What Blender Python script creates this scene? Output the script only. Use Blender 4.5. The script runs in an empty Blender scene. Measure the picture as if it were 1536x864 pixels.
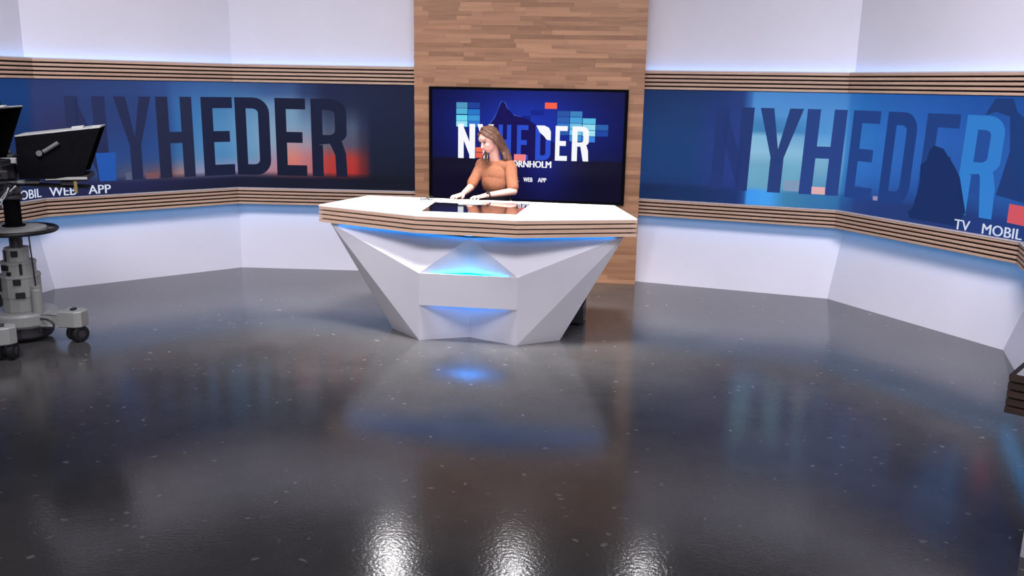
import bpy, bmesh, math, random
from mathutils import Vector, Matrix, noise
random.seed(7)
SC = bpy.context.scene
COL = SC.collection
PI = math.pi

# ------------------------------------------------------------------ camera, world, light, exposure
CAM_H = 2.1
cd = bpy.data.cameras.new('camera'); cam = bpy.data.objects.new('camera', cd); COL.objects.link(cam)
cd.sensor_width = 36.0; cd.lens = 1322.3 / 1536 * 36.0; cd.clip_start = .05; cd.clip_end = 200
_p, _r = .22477, .01774
_F = Vector((0, math.cos(_p), -math.sin(_p))); _R = Vector((1, 0, 0)); _U = _R.cross(_F)
_m = Matrix((_R, _U, -_F)).transposed() @ Matrix.Rotation(_r, 3, 'Z')
cam.matrix_world = Matrix.Translation((0, 0, CAM_H)) @ _m.to_4x4()
SC.camera = cam

w = bpy.data.worlds.new('studio_air'); SC.world = w; w.use_nodes = True
w.node_tree.nodes['Background'].inputs[0].default_value = (.5, .5, .6, 1)
w.node_tree.nodes['Background'].inputs[1].default_value = .05

SC.view_settings.view_transform = 'Standard'; SC.view_settings.look = 'None'
SC.view_settings.gamma = 1; SC.view_settings.use_curve_mapping = False
SC.view_settings.exposure = 0.0

def area(name, loc, target, sx, sy, power, color=(1, 1, 1), spread=180):
    l = bpy.data.lights.new(name, 'AREA'); l.shape = 'RECTANGLE'; l.size = sx; l.size_y = sy
    l.energy = power; l.color = color; l.spread = math.radians(spread)
    o = bpy.data.objects.new(name, l); COL.objects.link(o); o.location = loc
    o.rotation_euler = (Vector(target) - Vector(loc)).to_track_quat('-Z', 'Y').to_euler()
    return o
def spot(name, loc, target, power, ang, color=(1, 1, 1), radius=.09, blend=.5):
    l = bpy.data.lights.new(name, 'SPOT'); l.energy = power; l.color = color; l.spot_size = math.radians(ang)
    l.spot_blend = blend; l.shadow_soft_size = radius
    o = bpy.data.objects.new(name, l); COL.objects.link(o); o.location = loc
    o.rotation_euler = (Vector(target) - Vector(loc)).to_track_quat('-Z', 'Y').to_euler()
    return o
LAV = (.93, .90, 1.0)
area('overhead_soft_light', (-3.0, 4.9, 4.3), (-3.2, 9.6, .2), 2.2, 1.2, 74, LAV, 100)
area('overhead_soft_light', (2.2, 4.2, 4.3), (4.0, 7.9, .3), 2.2, 1.2, 74, LAV, 100)
area('overhead_soft_light', (0.0, 4.4, 4.4), (0.0, 9.0, 0), 2.0, 1.0, 24, LAV, 95)
area('overhead_soft_light', (-.35, 7.0, 4.3), (-.35, 7.55, 1), 2.2, .7, 78, (1, .98, 1), 56)
area('front_soft_light', (0, -1.0, 3.4), (0, 7, 1.2), 6, 1.5, 210, LAV)
BACK = [((-1.47, 10.15, 3.86), 42), ((.08, 9.9, 3.90), 32), ((1.67, 9.85, 3.94), 20)]

# ------------------------------------------------------------------ helpers
def link(o, parent=None):
    COL.objects.link(o)
    if parent is not None:
        o.parent = parent
    return o
def tag(o, label=None, cat=None, group=None, kind=None):
    if label: o['label'] = label
    if cat: o['category'] = cat
    if group: o['group'] = group
    if kind: o['kind'] = kind
    return o
def empty(name, loc=(0, 0, 0), rz=0, parent=None):
    o = bpy.data.objects.new(name, None); o.location = loc; o.rotation_euler = (0, 0, rz); o.empty_display_size = .1
    return link(o, parent)
def mesh_obj(name, bm, mat, parent=None, smooth=False, loc=None):
    me = bpy.data.meshes.new(name); bm.normal_update()
    bm.to_mesh(me); bm.free()
    if mat is not None:
        for m in (mat if isinstance(mat, (list, tuple)) else [mat]): me.materials.append(m)
    if smooth:
        for p in me.polygons: p.use_smooth = True
    o = bpy.data.objects.new(name, me)
    if loc is not None: o.location = loc
    return link(o, parent)
def bm_new(): return bmesh.new()
def add_box(bm, c, s, rot=None, bevel=0):
    """box centred at c with full size s"""
    r = bmesh.ops.create_cube(bm, size=1)
    vs = r['verts']
    for v in vs: v.co = Vector((v.co.x*s[0], v.co.y*s[1], v.co.z*s[2]))
    if bevel:
        es = list({e for v in vs for e in v.link_edges})
        rr = bmesh.ops.bevel(bm, geom=es, offset=bevel, segments=1, affect='EDGES')
        vs = list({v for f in rr['faces'] for v in f.verts} | {v for v in vs if v.is_valid})
    M = rot.to_matrix() if (rot is not None and hasattr(rot, 'to_matrix')) else rot
    for v in vs:
        if M is not None: v.co = M @ v.co
        v.co += Vector(c)
    return vs
def add_prism(bm, pts, z0, z1):
    """pts 2D counter-clockwise polygon, extruded in z"""
    lo = [bm.verts.new((p[0], p[1], z0)) for p in pts]; hi = [bm.verts.new((p[0], p[1], z1)) for p in pts]
    n = len(pts)
    bm.faces.new(list(reversed(lo))); bm.faces.new(hi)
    for i in range(n): bm.faces.new((lo[i], lo[(i+1) % n], hi[(i+1) % n], hi[i]))
def add_lathe(bm, prof, seg=32, c=(0, 0, 0), M=None, a0=0, a1=2*PI):
    """prof list of (r,z)"""
    full = abs(a1-a0-2*PI) < 1e-6
    rings = []
    n = seg if full else seg+1
    for r, z in prof:
        if r < 1e-6:
            v = Vector((0, 0, z)); v = (M @ v if M is not None else v) + Vector(c); rings.append([bm.verts.new(v)])
        else:
            ring = []
            for i in range(n):
                a = a0 + (a1-a0)*i/seg
                v = Vector((r*math.cos(a), r*math.sin(a), z)); v = (M @ v if M is not None else v) + Vector(c)
                ring.append(bm.verts.new(v))
            rings.append(ring)
    for A, B in zip(rings, rings[1:]):
        k = seg if full else seg
        for i in range(k):
            j = (i+1) % n if full else i+1
            if len(A) == 1 and len(B) == 1: continue
            if len(A) == 1: bm.faces.new((A[0], B[j], B[i]))
            elif len(B) == 1: bm.faces.new((A[i], A[j], B[0]))
            else: bm.faces.new((A[i], A[j], B[j], B[i]))
def frame_to(d):
    d = Vector(d).normalized()
    return d.to_track_quat('Z', 'Y').to_matrix()
def add_cyl(bm, a, b, r0, r1=None, seg=16):
    a, b = Vector(a), Vector(b); r1 = r0 if r1 is None else r1
    L = (b-a).length
    add_lathe(bm, [(0, 0), (r0, 0), (r1, L), (0, L)], seg, a, frame_to(b-a))
def add_tube(bm, pts, r, seg=8):
    pts = [Vector(p) for p in pts]; rings = []
    prev = None
    for i, p in enumerate(pts):
        t = (pts[min(i+1, len(pts)-1)] - pts[max(i-1, 0)]).normalized()
        if prev is None:
            x = t.orthogonal().normalized()
        else:
            x = (prev - t*prev.dot(t)).normalized()
        prev = x; y = t.cross(x)
        rr = r[i] if isinstance(r, (list, tuple)) else r
        rings.append([bm.verts.new(p + (x*math.cos(2*PI*k/seg) + y*math.sin(2*PI*k/seg))*rr) for k in range(seg)])
    for A, B in zip(rings, rings[1:]):
        for k in range(seg): bm.faces.new((A[k], A[(k+1) % seg], B[(k+1) % seg], B[k]))
    bm.faces.new(list(reversed(rings[0]))); bm.faces.new(rings[-1])
def add_torus(bm, c, R, r, seg=48, rs=10, M=None):
    rings = []
    for i in range(seg):
        a = 2*PI*i/seg; ring = []
        for k in range(rs):
            b = 2*PI*k/rs
            v = Vector(((R+r*math.cos(b))*math.cos(a), (R+r*math.cos(b))*math.sin(a), r*math.sin(b)))
            if M is not None: v = M @ v
            ring.append(bm.verts.new(v+Vector(c)))
        rings.append(ring)
    for i in range(seg):
        A, B = rings[i], rings[(i+1) % seg]
        for k in range(rs): bm.faces.new((A[k], B[k], B[(k+1) % rs], A[(k+1) % rs]))
def catmull(pts, n=6):
    pts = [Vector(p) for p in pts]; out = []
    P = [pts[0]*2-pts[1]] + pts + [pts[-1]*2-pts[-2]]
    for i in range(1, len(P)-2):
        for k in range(n):
            t = k/n; a, b, c, d = P[i-1], P[i], P[i+1], P[i+2]
            out.append(.5*((2*b)+(-a+c)*t+(2*a-5*b+4*c-d)*t*t+(-a+3*b-3*c+d)*t**3))
    out.append(pts[-1]); return out

# ------------------------------------------------------------------ materials
def srgb(r, g=None, b=None):
    if g is None: r, g, b = r
    f = lambda c: ((c/255)/12.92 if c/255 <= .04045 else ((c/255+.055)/1.055)**2.4)
    return (f(r), f(g), f(b), 1)
def mat(name, color, rough=.5, metal=0, spec=.5, bump=0, bscale=60, vary=0, vscale=8, coat=0, sub=0):
    m = bpy.data.materials.new(name); m.use_nodes = True; nt = m.node_tree; N = nt.nodes; L = nt.links
    b = N['Principled BSDF']; b.inputs['Roughness'].default_value = rough; b.inputs['Metallic'].default_value = metal
    b.inputs['Specular IOR Level'].default_value = spec; b.inputs['Coat Weight'].default_value = coat
    b.inputs['Base Color'].default_value = color
    tc = N.new('ShaderNodeTexCoord')
    if vary:
        no = N.new('ShaderNodeTexNoise'); no.inputs['Scale'].default_value = vscale; no.inputs['Detail'].default_value = 4
        L.new(tc.outputs['Object'], no.inputs['Vector'])
        rp = N.new('ShaderNodeValToRGB')
        rp.color_ramp.elements[0].position = .3; rp.color_ramp.elements[1].position = .7
        rp.color_ramp.elements[0].color = tuple(c*(1-vary) for c in color[:3])+(1,)
        rp.color_ramp.elements[1].color = tuple(min(1, c*(1+vary)) for c in color[:3])+(1,)
        L.new(no.outputs['Fac'], rp.inputs['Fac']); L.new(rp.outputs['Color'], b.inputs['Base Color'])
    if bump:
        n2 = N.new('ShaderNodeTexNoise'); n2.inputs['Scale'].default_value = bscale; n2.inputs['Detail'].default_value = 3
        L.new(tc.outputs['Object'], n2.inputs['Vector'])
        bp = N.new('ShaderNodeBump'); bp.inputs['Strength'].default_value = bump; bp.inputs['Distance'].default_value = .01
        L.new(n2.outputs['Fac'], bp.inputs['Height']); L.new(bp.outputs['Normal'], b.inputs['Normal'])
    if sub: b.inputs['Subsurface Weight'].default_value = sub; b.inputs['Subsurface Radius'].default_value = (.02, .008, .004)
    return m
def emit(name, color, strength=1.0, base=(.004, .004, .005, 1), rough=.35):
    m = bpy.data.materials.new(name); m.use_nodes = True; b = m.node_tree.nodes['Principled BSDF']
    b.inputs['Base Color'].default_value = base; b.inputs['Roughness'].default_value = rough
    b.inputs['Specular IOR Level'].default_value = .2
    b.inputs['Emission Color'].default_value = color; b.inputs['Emission Strength'].default_value = strength
    return m
def screen_mat(name, strength=1.0, rough=.35, spec=.2):
    m = emit(name, (0, 0, 0, 1), strength, rough=rough); nt = m.node_tree
    a = nt.nodes.new('ShaderNodeVertexColor'); a.layer_name = 'picture'
    nt.links.new(a.outputs['Color'], nt.nodes['Principled BSDF'].inputs['Emission Color'])
    nt.nodes['Principled BSDF'].inputs['Specular IOR Level'].default_value = spec
    return m
def wood(name, c1, c2, axis_scale=(1.2, 30, 30), rough=.5, rnd=.0):
    """straight-grained wood, the grain runs along local X; each piece gets its own tone"""
    m = bpy.data.materials.new(name); m.use_nodes = True; nt = m.node_tree; N = nt.nodes; L = nt.links
    b = N['Principled BSDF']; b.inputs['Roughness'].default_value = rough; b.inputs['Specular IOR Level'].default_value = .3
    tc = N.new('ShaderNodeTexCoord'); oi = N.new('ShaderNodeObjectInfo')
    geo = N.new('ShaderNodeNewGeometry')
    mp = N.new('ShaderNodeMapping'); mp.inputs['Scale'].default_value = axis_scale
    L.new(tc.outputs['Object'], mp.inputs['Vector'])
    ad = N.new('ShaderNodeVectorMath'); ad.operation = 'ADD'
    ml = N.new('ShaderNodeMath'); ml.operation = 'MULTIPLY'; ml.inputs[1].default_value = 37
    L.new(oi.outputs['Random'], ml.inputs[0]); L.new(mp.outputs['Vector'], ad.inputs[0]); L.new(ml.outputs[0], ad.inputs[1])
    no = N.new('ShaderNodeTexNoise'); no.inputs['Scale'].default_value = 1.6; no.inputs['Detail'].default_value = 6
    L.new(ad.outputs['Vector'], no.inputs['Vector'])
    mx = N.new('ShaderNodeMix'); mx.data_type = 'RGBA'
    r = N.new('ShaderNodeMapRange'); r.inputs[1].default_value = .3; r.inputs[2].default_value = .7
    L.new(no.outputs['Fac'], r.inputs[0])
    if rnd:
        s1 = N.new('ShaderNodeMath'); s1.operation = 'MULTIPLY_ADD'; s1.inputs[1].default_value = 1-rnd
        s2 = N.new('ShaderNodeMath'); s2.operation = 'MULTIPLY'; s2.inputs[1].default_value = rnd
        rr = N.new('ShaderNodeMath'); rr.operation = 'ADD'
        L.new(oi.outputs['Random'], rr.inputs[0]); L.new(geo.outputs['Random Per Island'], rr.inputs[1])
        fr = N.new('ShaderNodeMath'); fr.operation = 'FRACT'; L.new(rr.outputs[0], fr.inputs[0])
        pw = N.new('ShaderNodeMath'); pw.operation = 'POWER'; pw.inputs[1].default_value = 1.0; L.new(fr.outputs[0], pw.inputs[0])
        L.new(pw.outputs[0], s2.inputs[0]); L.new(r.outputs[0], s1.inputs[0]); L.new(s2.outputs[0], s1.inputs[2])
        L.new(s1.outputs[0], mx.inputs[0])
    else:
        L.new(r.outputs[0], mx.inputs[0])
    mx.inputs[6].default_value = c1; mx.inputs[7].default_value = c2
    L.new(mx.outputs[2], b.inputs['Base Color'])
    return m

M_white = mat('painted_white_panel', (.78, .76, .82, 1), .45, spec=.3, vary=.02, vscale=1.5)
M_desk = mat('desk_white_laminate', (.60, .585, .63, 1), .35, spec=.4, vary=.015, vscale=3)
M_desktop = mat('desk_top_white', (.93, .93, .94, 1), .3)
M_slat = wood('oak_slat', srgb(184, 150, 130), srgb(214, 184, 160), (1.5, 30, 30), .5, .35)
M_gap = mat('dark_slat_backing', srgb(30, 15, 14), .9)
M_ledge = mat('painted_ledge', (.62, .58, .62, 1), .5)
M_stave = wood('oak_stave', srgb(142, 100, 73), srgb(204, 154, 116), (1.3, 16, 16), .45, .66)
M_black = mat('black_plastic', (.012, .012, .014, 1), .45, vary=.2, vscale=20)
M_blackmat = mat('black_fabric_lining', (.004, .004, .005, 1), .9, spec=.05, vary=.2, vscale=40)
M_dark = mat('dark_studio_wall', (.20, .20, .20, 1), .8, vary=.1, vscale=2)
M_ceil = mat('studio_ceiling', (.32, .32, .33, 1), .9, vary=.15, vscale=1)
M_grey = mat('grey_enamel', srgb(164, 165, 160), .4, vary=.08, vscale=6, bump=.05)
M_greydark = mat('dark_grey_metal', srgb(72, 70, 74), .4, metal=.3, vary=.1)
M_steel = mat('brushed_steel', (.5, .5, .52, 1), .3, metal=1, vary=.08)
M_rubber = mat('black_rubber', (.01, .01, .012, 1), .7, vary=.2, vscale=20)
M_blue = emit('blue_led_strip', srgb(10, 125, 215), 9.0)
M_blue_wall = emit('pale_blue_led_strip', srgb(60, 140, 205), 2.6)
M_white_led = emit('cool_white_led_strip', srgb(120, 180, 255), 4.0)
M_blue2 = emit('sky_blue_led_strip', srgb(30, 130, 235), 26)
M_cyan = emit('cyan_led_strip', srgb(0, 170, 240), 20)
M_scr = screen_mat('led_wall_picture', 1.0, .5, .06)
M_tvscr = screen_mat('monitor_picture', 1.0, .2, .06)
M_lens = emit('lamp_lens', (1, .98, 1, 1), 5)
M_glass = mat('black_glass', (.008, .008, .012, 1), .04, spec=1.0, coat=1.0)

def floor_mat():
    m = bpy.data.materials.new('polished_dark_floor'); m.use_nodes = True; nt = m.node_tree; N = nt.nodes; L = nt.links
    b = N['Principled BSDF']; tc = N.new('ShaderNodeTexCoord')
    n1 = N.new('ShaderNodeTexNoise'); n1.inputs['Scale'].default_value = .9; n1.inputs['Detail'].default_value = 7; n1.inputs['Roughness'].default_value = .65
    L.new(tc.outputs['Object'], n1.inputs['Vector'])
    r1 = N.new('ShaderNodeValToRGB'); r1.color_ramp.elements[0].position = .35; r1.color_ramp.elements[1].position = .68
    r1.color_ramp.elements[0].color = (.060, .058, .057, 1); r1.color_ramp.elements[1].color = (.100, .097, .095, 1)
    L.new(n1.outputs['Fac'], r1.inputs['Fac'])
    # chips in the coating: small pale flecks
    v = N.new('ShaderNodeTexVoronoi'); v.inputs['Scale'].default_value = 9; v.inputs['Randomness'].default_value = 1
    wv = N.new('ShaderNodeTexNoise'); wv.inputs['Scale'].default_value = 14; wv.inputs['Detail'].default_value = 3
    L.new(tc.outputs['Object'], wv.inputs['Vector'])
    wm = N.new('ShaderNodeVectorMath'); wm.operation = 'MULTIPLY_ADD'; wm.inputs[1].default_value = (.09, .09, .09)
    L.new(wv.outputs['Color'], wm.inputs[0]); L.new(tc.outputs['Object'], wm.inputs[2])
    L.new(wm.outputs[0], v.inputs['Vector'])
    rv = N.new('ShaderNodeMapRange'); rv.inputs[1].default_value = .15; rv.inputs[2].default_value = .08; L.new(v.outputs['Distance'], rv.inputs[0])
    n3 = N.new('ShaderNodeTexNoise'); n3.inputs['Scale'].default_value = 3.1; n3.inputs['Detail'].default_value = 3; L.new(tc.outputs['Object'], n3.inputs['Vector'])
    r3 = N.new('ShaderNodeMapRange'); r3.inputs[1].default_value = .42; r3.inputs[2].default_value = .62; L.new(n3.outputs['Fac'], r3.inputs[0])
    mm = N.new('ShaderNodeMath'); mm.operation = 'MULTIPLY'; L.new(rv.outputs[0], mm.inputs[0]); L.new(r3.outputs[0], mm.inputs[1])
    # hairline scuffs
    sm = N.new('ShaderNodeMapping'); sm.inputs['Scale'].default_value = (1.2, 9, 1); sm.inputs['Rotation'].default_value = (0, 0, .35)
    L.new(tc.outputs['Object'], sm.inputs['Vector'])
    ns = N.new('ShaderNodeTexNoise'); ns.inputs['Scale'].default_value = 2.6; ns.inputs['Detail'].default_value = 8; ns.inputs['Roughness'].default_value = .7
    L.new(sm.outputs[0], ns.inputs['Vector'])
    rs = N.new('ShaderNodeMapRange'); rs.inputs[1].default_value = .64; rs.inputs[2].default_value = .78; rs.inputs[4].default_value = .3; L.new(ns.outputs['Fac'], rs.inputs[0])
    mxx = N.new('ShaderNodeMath'); mxx.operation = 'MAXIMUM'; L.new(mm.outputs[0], mxx.inputs[0]); L.new(rs.outputs[0], mxx.inputs[1])
    mx = N.new('ShaderNodeMix'); mx.data_type = 'RGBA'; mx.inputs[7].default_value = (.26, .26, .26, 1)
    L.new(mxx.outputs[0], mx.inputs[0]); L.new(r1.outputs['Color'], mx.inputs[6]); L.new(mx.outputs[2], b.inputs['Base Color'])
    rr = N.new('ShaderNodeMapRange'); rr.inputs[3].default_value = .10; rr.inputs[4].default_value = .17; L.new(n1.outputs['Fac'], rr.inputs[0])
    L.new(rr.outputs[0], b.inputs['Roughness'])
    b.inputs['IOR'].default_value = 1.5
    nb = N.new('ShaderNodeTexNoise'); nb.inputs['Scale'].default_value = 55; nb.inputs['Detail'].default_value = 2; L.new(tc.outputs['Object'], nb.inputs['Vector'])
    bp = N.new('ShaderNodeBump'); bp.inputs['Strength'].default_value = .21; bp.inputs['Distance'].default_value = .003
    L.new(nb.outputs['Fac'], bp.inputs['Height']); L.new(bp.outputs['Normal'], b.inputs['Normal'])
    return m
M_floor = floor_mat()

# ------------------------------------------------------------------ the studio shell
def struct(o): o['kind'] = 'structure'; return o
bm = bm_new(); add_box(bm, (0, 5, -.05), (18, 18, .1)); struct(mesh_obj('floor', bm, M_floor))
bm = bm_new(); add_box(bm, (0, 5, 4.95), (18, 18, .1)); struct(mesh_obj('ceiling', bm, M_ceil))
for nm, c, s in (('wall_outer_back', (0, 13.9, 2.45), (18, .1, 4.9)), ('wall_outer_front', (0, -3.9, 2.45), (18, .1, 4.9)),
                 ('wall_outer_left', (-8.9, 5, 2.45), (.1, 17.7, 4.9)), ('wall_outer_right', (8.9, 5, 2.45), (.1, 17.7, 4.9))):
    bm = bm_new(); add_box(bm, c, s); struct(mesh_obj(nm, bm, M_dark))

V2 = lambda a: Vector((a[0], a[1]))
LP = [V2((-5.15, 6.83)), V2((-4.671, 8.767)), V2((-3.132, 10.012)), V2((-.93, 9.911))]
RP = [V2((1.375, 9.633))-V2((1.911, -.689)).normalized()*.16, V2((3.286, 8.944)), V2((4.157, 7.161)), V2((3.457, 5.287))]
def offset(poly, d):
    """mitred offset of an open polyline; positive d goes away from the room"""
    out = []
    ns = []
    for a, b in zip(poly, poly[1:]):
        t = (b-a).normalized(); ns.append(Vector((-t.y, t.x)))
    for i, p in enumerate(poly):
        if i == 0: n = ns[0]; out.append(p+n*d)
        elif i == len(poly)-1: n = ns[-1]; out.append(p+n*d)
        else:
            n = (ns[i-1]+ns[i]).normalized(); out.append(p+n*(d/n.dot(ns[i])))
    return out
H1, H0, H2, H3, HT = .924, .741, 2.096, 2.294, 3.15
WN = {0: ('far_left', 'left', 'back_left'), 1: ('back_right', 'right', 'far_right')}

def seg_prism(name, front0, front1, back0, back1, z0, z1, m, parent, front0b=None, front1b=None, origin=None):
    """a board between two plan edges; the lower edge may sit at another offset (a leaning panel)"""
    bm = bm_new()
    fb0, fb1 = front0b or front0, front1b or front1
    P = [(fb0, z0), (fb1, z0), (front1, z1), (front0, z1), (back0, z0), (back1, z0), (back1, z1), (back0, z1)]
    vs = [bm.verts.new((p.x, p.y, z)) for p, z in P]
    for f in ((0, 1, 2, 3), (5, 4, 7, 6), (4, 0, 3, 7), (1, 5, 6, 2), (3, 2, 6, 7), (4, 5, 1, 0)):
        bm.faces.new([vs[i] for i in f])
    bmesh.ops.recalc_face_normals(bm, faces=bm.faces)
    return mesh_obj(name, bm, m, parent)
def slat_obj(name, poly_f, poly_b, i, z0, z1, m, parent):
    """a slat whose own X axis runs along it, so the grain follows its length"""
    a, b, c, d = poly_f[i], poly_f[i+1], poly_b[i], poly_b[i+1]
    t = (b-a).normalized(); ang = math.atan2(t.y, t.x); R = Matrix.Rotation(-ang, 2)
    e = .004
    bm = bm_new()
    loc = [R @ (p-a) for p in (a, b, d, c)]
    zc = (z0+z1)/2; h = (z1-z0)/2
    vs = []
    fr = [(loc[0], -h+e), (loc[1], -h+e), (loc[1], h-e), (loc[0], h-e)]
    inn = Vector((0, e))
    bk = [(loc[3], -h), (loc[2], -h), (loc[2], h), (loc[3], h)]
    md = [(loc[0]+inn, -h), (loc[1]+inn, -h), (loc[1]+inn, h), (loc[0]+inn, h)]
    F = [bm.verts.new((p.x, p.y, z)) for p, z in fr]; Mv = [bm.verts.new((p.x, p.y, z)) for p, z in md]; B = [bm.verts.new((p.x, p.y, z)) for p, z in bk]
    bm.faces.new(F)
    for A_, B_ in ((F, Mv), (Mv, B)):
        for k in range(4): bm.faces.new((A_[k], A_[(k+1) % 4], B_[(k+1) % 4], B_[k]))
    bm.faces.new(list(reversed(B)))
    bmesh.ops.recalc_face_normals(bm, faces=bm.faces)
    o = mesh_obj(name, bm, m, parent)
    o.location = (a.x, a.y, zc); o.rotation_euler = (0, 0, ang)
    return o
trim_n = 0
for side, poly in ((0, LP), (1, RP)):
    o0 = poly; o_led = offset(poly, .04); o12 = offset(poly, .13); o20 = offset(poly, .22); o3 = offset(poly, .03); o5 = offset(poly, .055)
    oin = offset(poly, -.004); olow = offset(poly, .26); olowb = offset(poly, .34)
    for i in range(3):
        wl = struct(empty('wall_'+WN[side][i]))
        seg_prism('lower_panel', olow[i], olow[i+1], olowb[i], olowb[i+1], 0, H0+.02, M_white, wl, o0[i], o0[i+1])
        seg_prism('upper_panel', o12[i], o12[i+1], o20[i], o20[i+1], H3-.02, HT, M_white, wl)
        seg_prism('core_panel', o5[i], o5[i+1], olowb[i], olowb[i+1], H0+.02, H3-.02, M_gap, wl)
        # lower band: pale ledge, five slats, dark backing, LED strip underneath
        trim_n += 1; tr = struct(empty('trim_%d' % trim_n))
        n = 5; gap = .0155; hh = (H1-.004-H0-gap*(n-1))/n
        for k in range(n):
            z0 = H0 + k*(hh+gap); slat_obj('slat', o0, o3, i, z0, z0+hh, M_slat, tr)
        seg_prism('backing', o3[i], o3[i+1], o5[i], o5[i+1], H0, H1-.006, M_gap, tr)
        seg_prism('ledge', oin[i], oin[i+1], o5[i], o5[i+1], H1-.004, H1+.004, M_ledge, tr)
        so, si = offset(poly, .06), offset(poly, .16)
        st = seg_prism('led_strip', so[i], so[i+1], si[i], si[i+1], H0-.002, H0+.012, M_blue_wall, tr)
        # upper band
        trim_n += 1; tr = struct(empty('trim_%d' % trim_n))
        hh = (H3-.012-H2-gap*(n-1))/n
        for k in range(n):
            z0 = H2 + k*(hh+gap); slat_obj('slat', o0, o3, i, z0, z0+hh, M_slat, tr)
        seg_prism('backing', o3[i], o3[i+1], o5[i], o5[i+1], H2, H3-.012, M_gap, tr)
        seg_prism('ledge', o0[i], o0[i+1], o5[i], o5[i+1], H3-.012, H3, M_ledge, tr)
        so, si = offset(poly, .07), offset(poly, .10)
        seg_prism('led_strip', so[i], so[i+1], si[i], si[i+1], H3-.018, H3-.008, M_white_led, tr)

# the timber column behind the desk: individual oak staves on a backing board
CA, CB = V2((-1.095, 9.775)), V2((1.350, 9.468))
ct = (CB-CA).normalized(); cn = Vector((-ct.y, ct.x)); CL = (CB-CA).length; cang = math.atan2(ct.y, ct.x)
wc = struct(empty('wall_back', (CA.x, CA.y, 0), cang))
bm = bm_new(); add_box(bm, (CL/2, .20, HT/2), (CL, .36, HT)); mesh_obj('backing_board', bm, M_stave, wc)
SH = .0462
stave_me = {}
def stave(u0, u1, z0, dy):
    L_ = round((u1-u0)/.02)*.02
    key = round(L_, 2)
    if key not in stave_me:
        bm = bm_new(); add_box(bm, (0, 0, 0), (1, 1, 1))
        for v in bm.verts: v.co = Vector((v.co.x*(u1-u0-.0006), v.co.y*.022, v.co.z*(SH-.0006)))
        me = bpy.data.meshes.new('stave'); bm.to_mesh(me); bm.free(); me.materials.append(M_stave); stave_me[key] = me
    o = bpy.data.objects.new('stave', stave_me[key]); o.parent = wc; o.location = ((u0+u1)/2, .011+dy, z0+SH/2); COL.objects.link(o)
rs = random.Random(4)
TU0, TU1, TZ0, TZ1 = .12, 2.37, .84, 2.12   # behind the monitor nothing shows
row = 0; z = 0; hid = bm_new(); ns = 0
while z < HT-SH*.5:
    u = 0
    first = True
    while u < CL-1e-4:
        L_ = rs.choice((.12, .22, .3, .38, .46, .56, .7, .84))
        if first: L_ = rs.choice((.1, .16, .24, .34, .5)); first = False
        e = min(CL, u+L_)
        if CL-e < .08: e = CL
        zc = z+SH/2
        behind = (u > TU0 and e < TU1 and TZ0 < zc < TZ1)
        lowhid = zc < .84 and e < 1.95
        if behind or lowhid or ns > 296:
            add_box(hid, ((u+e)/2, .012, zc), (e-u-.0006, .02, SH-.0006))
        else:
            o_u1 = e
            stave(u, e, z, rs.uniform(-.0012, .0012)); ns += 1
        u = e
    z += SH; row += 1
ho = mesh_obj('stave_field', hid, M_stave, wc); ho['kind'] = 'stuff'

# ------------------------------------------------------------------ pictures on the LED walls
def lerp(a, b, t): return a+(b-a)*t
def table(xs, vs, rows):
    """bilinear look-up in a small colour table (sRGB), returns linear rgb"""
    def f(x, v):
        def idx(arr, q):
            if q <= arr[0]: return 0, 0
            for i in range(len(arr)-1):
                if q <= arr[i+1]: return i, (q-arr[i])/(arr[i+1]-arr[i])
            return len(arr)-2, 1
        i, s = idx(xs, x); j, t = idx(vs, v)
        s = s*s*(3-2*s); c = []
        for k in range(3):
            c.append(lerp(lerp(rows[j][i][k], rows[j][i+1][k], s), lerp(rows[j+1][i][k], rows[j+1][i+1][k], s), t))
        return srgb(*c)
    return f
class Wall:
    def __init__(s, poly, i0):
        s.p = offset(poly, .04); s.orig = 0; s.cum = [0]
        for a, b in zip(s.p, s.p[1:]): s.cum.append(s.cum[-1]+(b-a).length)
        s.s0 = s.cum[i0]
        s.nrm = []
        for a, b in zip(s.p, s.p[1:]):
            t = (b-a).normalized(); s.nrm.append(Vector((t.y, -t.x)))
    def at(s, S, v, d=0):
        q = S+s.s0; n = len(s.p)-1
        for i in range(n):
            if q <= s.cum[i+1] or i == n-1: break
        a, b = s.p[i], s.p[i+1]; t = (q-s.cum[i])/(s.cum[i+1]-s.cum[i]); p = a.lerp(b, t) + s.nrm[i]*d
        return Vector((p.x, p.y, .93+v*1.16))
def picture_mesh(name, wall, Sa, Sb, n, m, colfn, parent, mat_, d=0, thick=.03):
    bm = bm_new(); lay = bm.loops.layers.float_color.new('picture')
    G = [[bm.verts.new(wall.at(lerp(Sa, Sb, i/n), j/m, d)) for i in range(n+1)] for j in range(m+1)]
    C = [[colfn(lerp(Sa, Sb, i/n), j/m) for i in range(n+1)] for j in range(m+1)]
    for j in range(m):
        for i in range(n):
            f = bm.faces.new((G[j][i], G[j][i+1], G[j+1][i+1], G[j+1][i]))
            for l, (a, b) in zip(f.loops, ((j, i), (j, i+1), (j+1, i+1), (j+1, i))): l[lay] = C[a][b]
    return mesh_obj(name, bm, mat_, parent)
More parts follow.
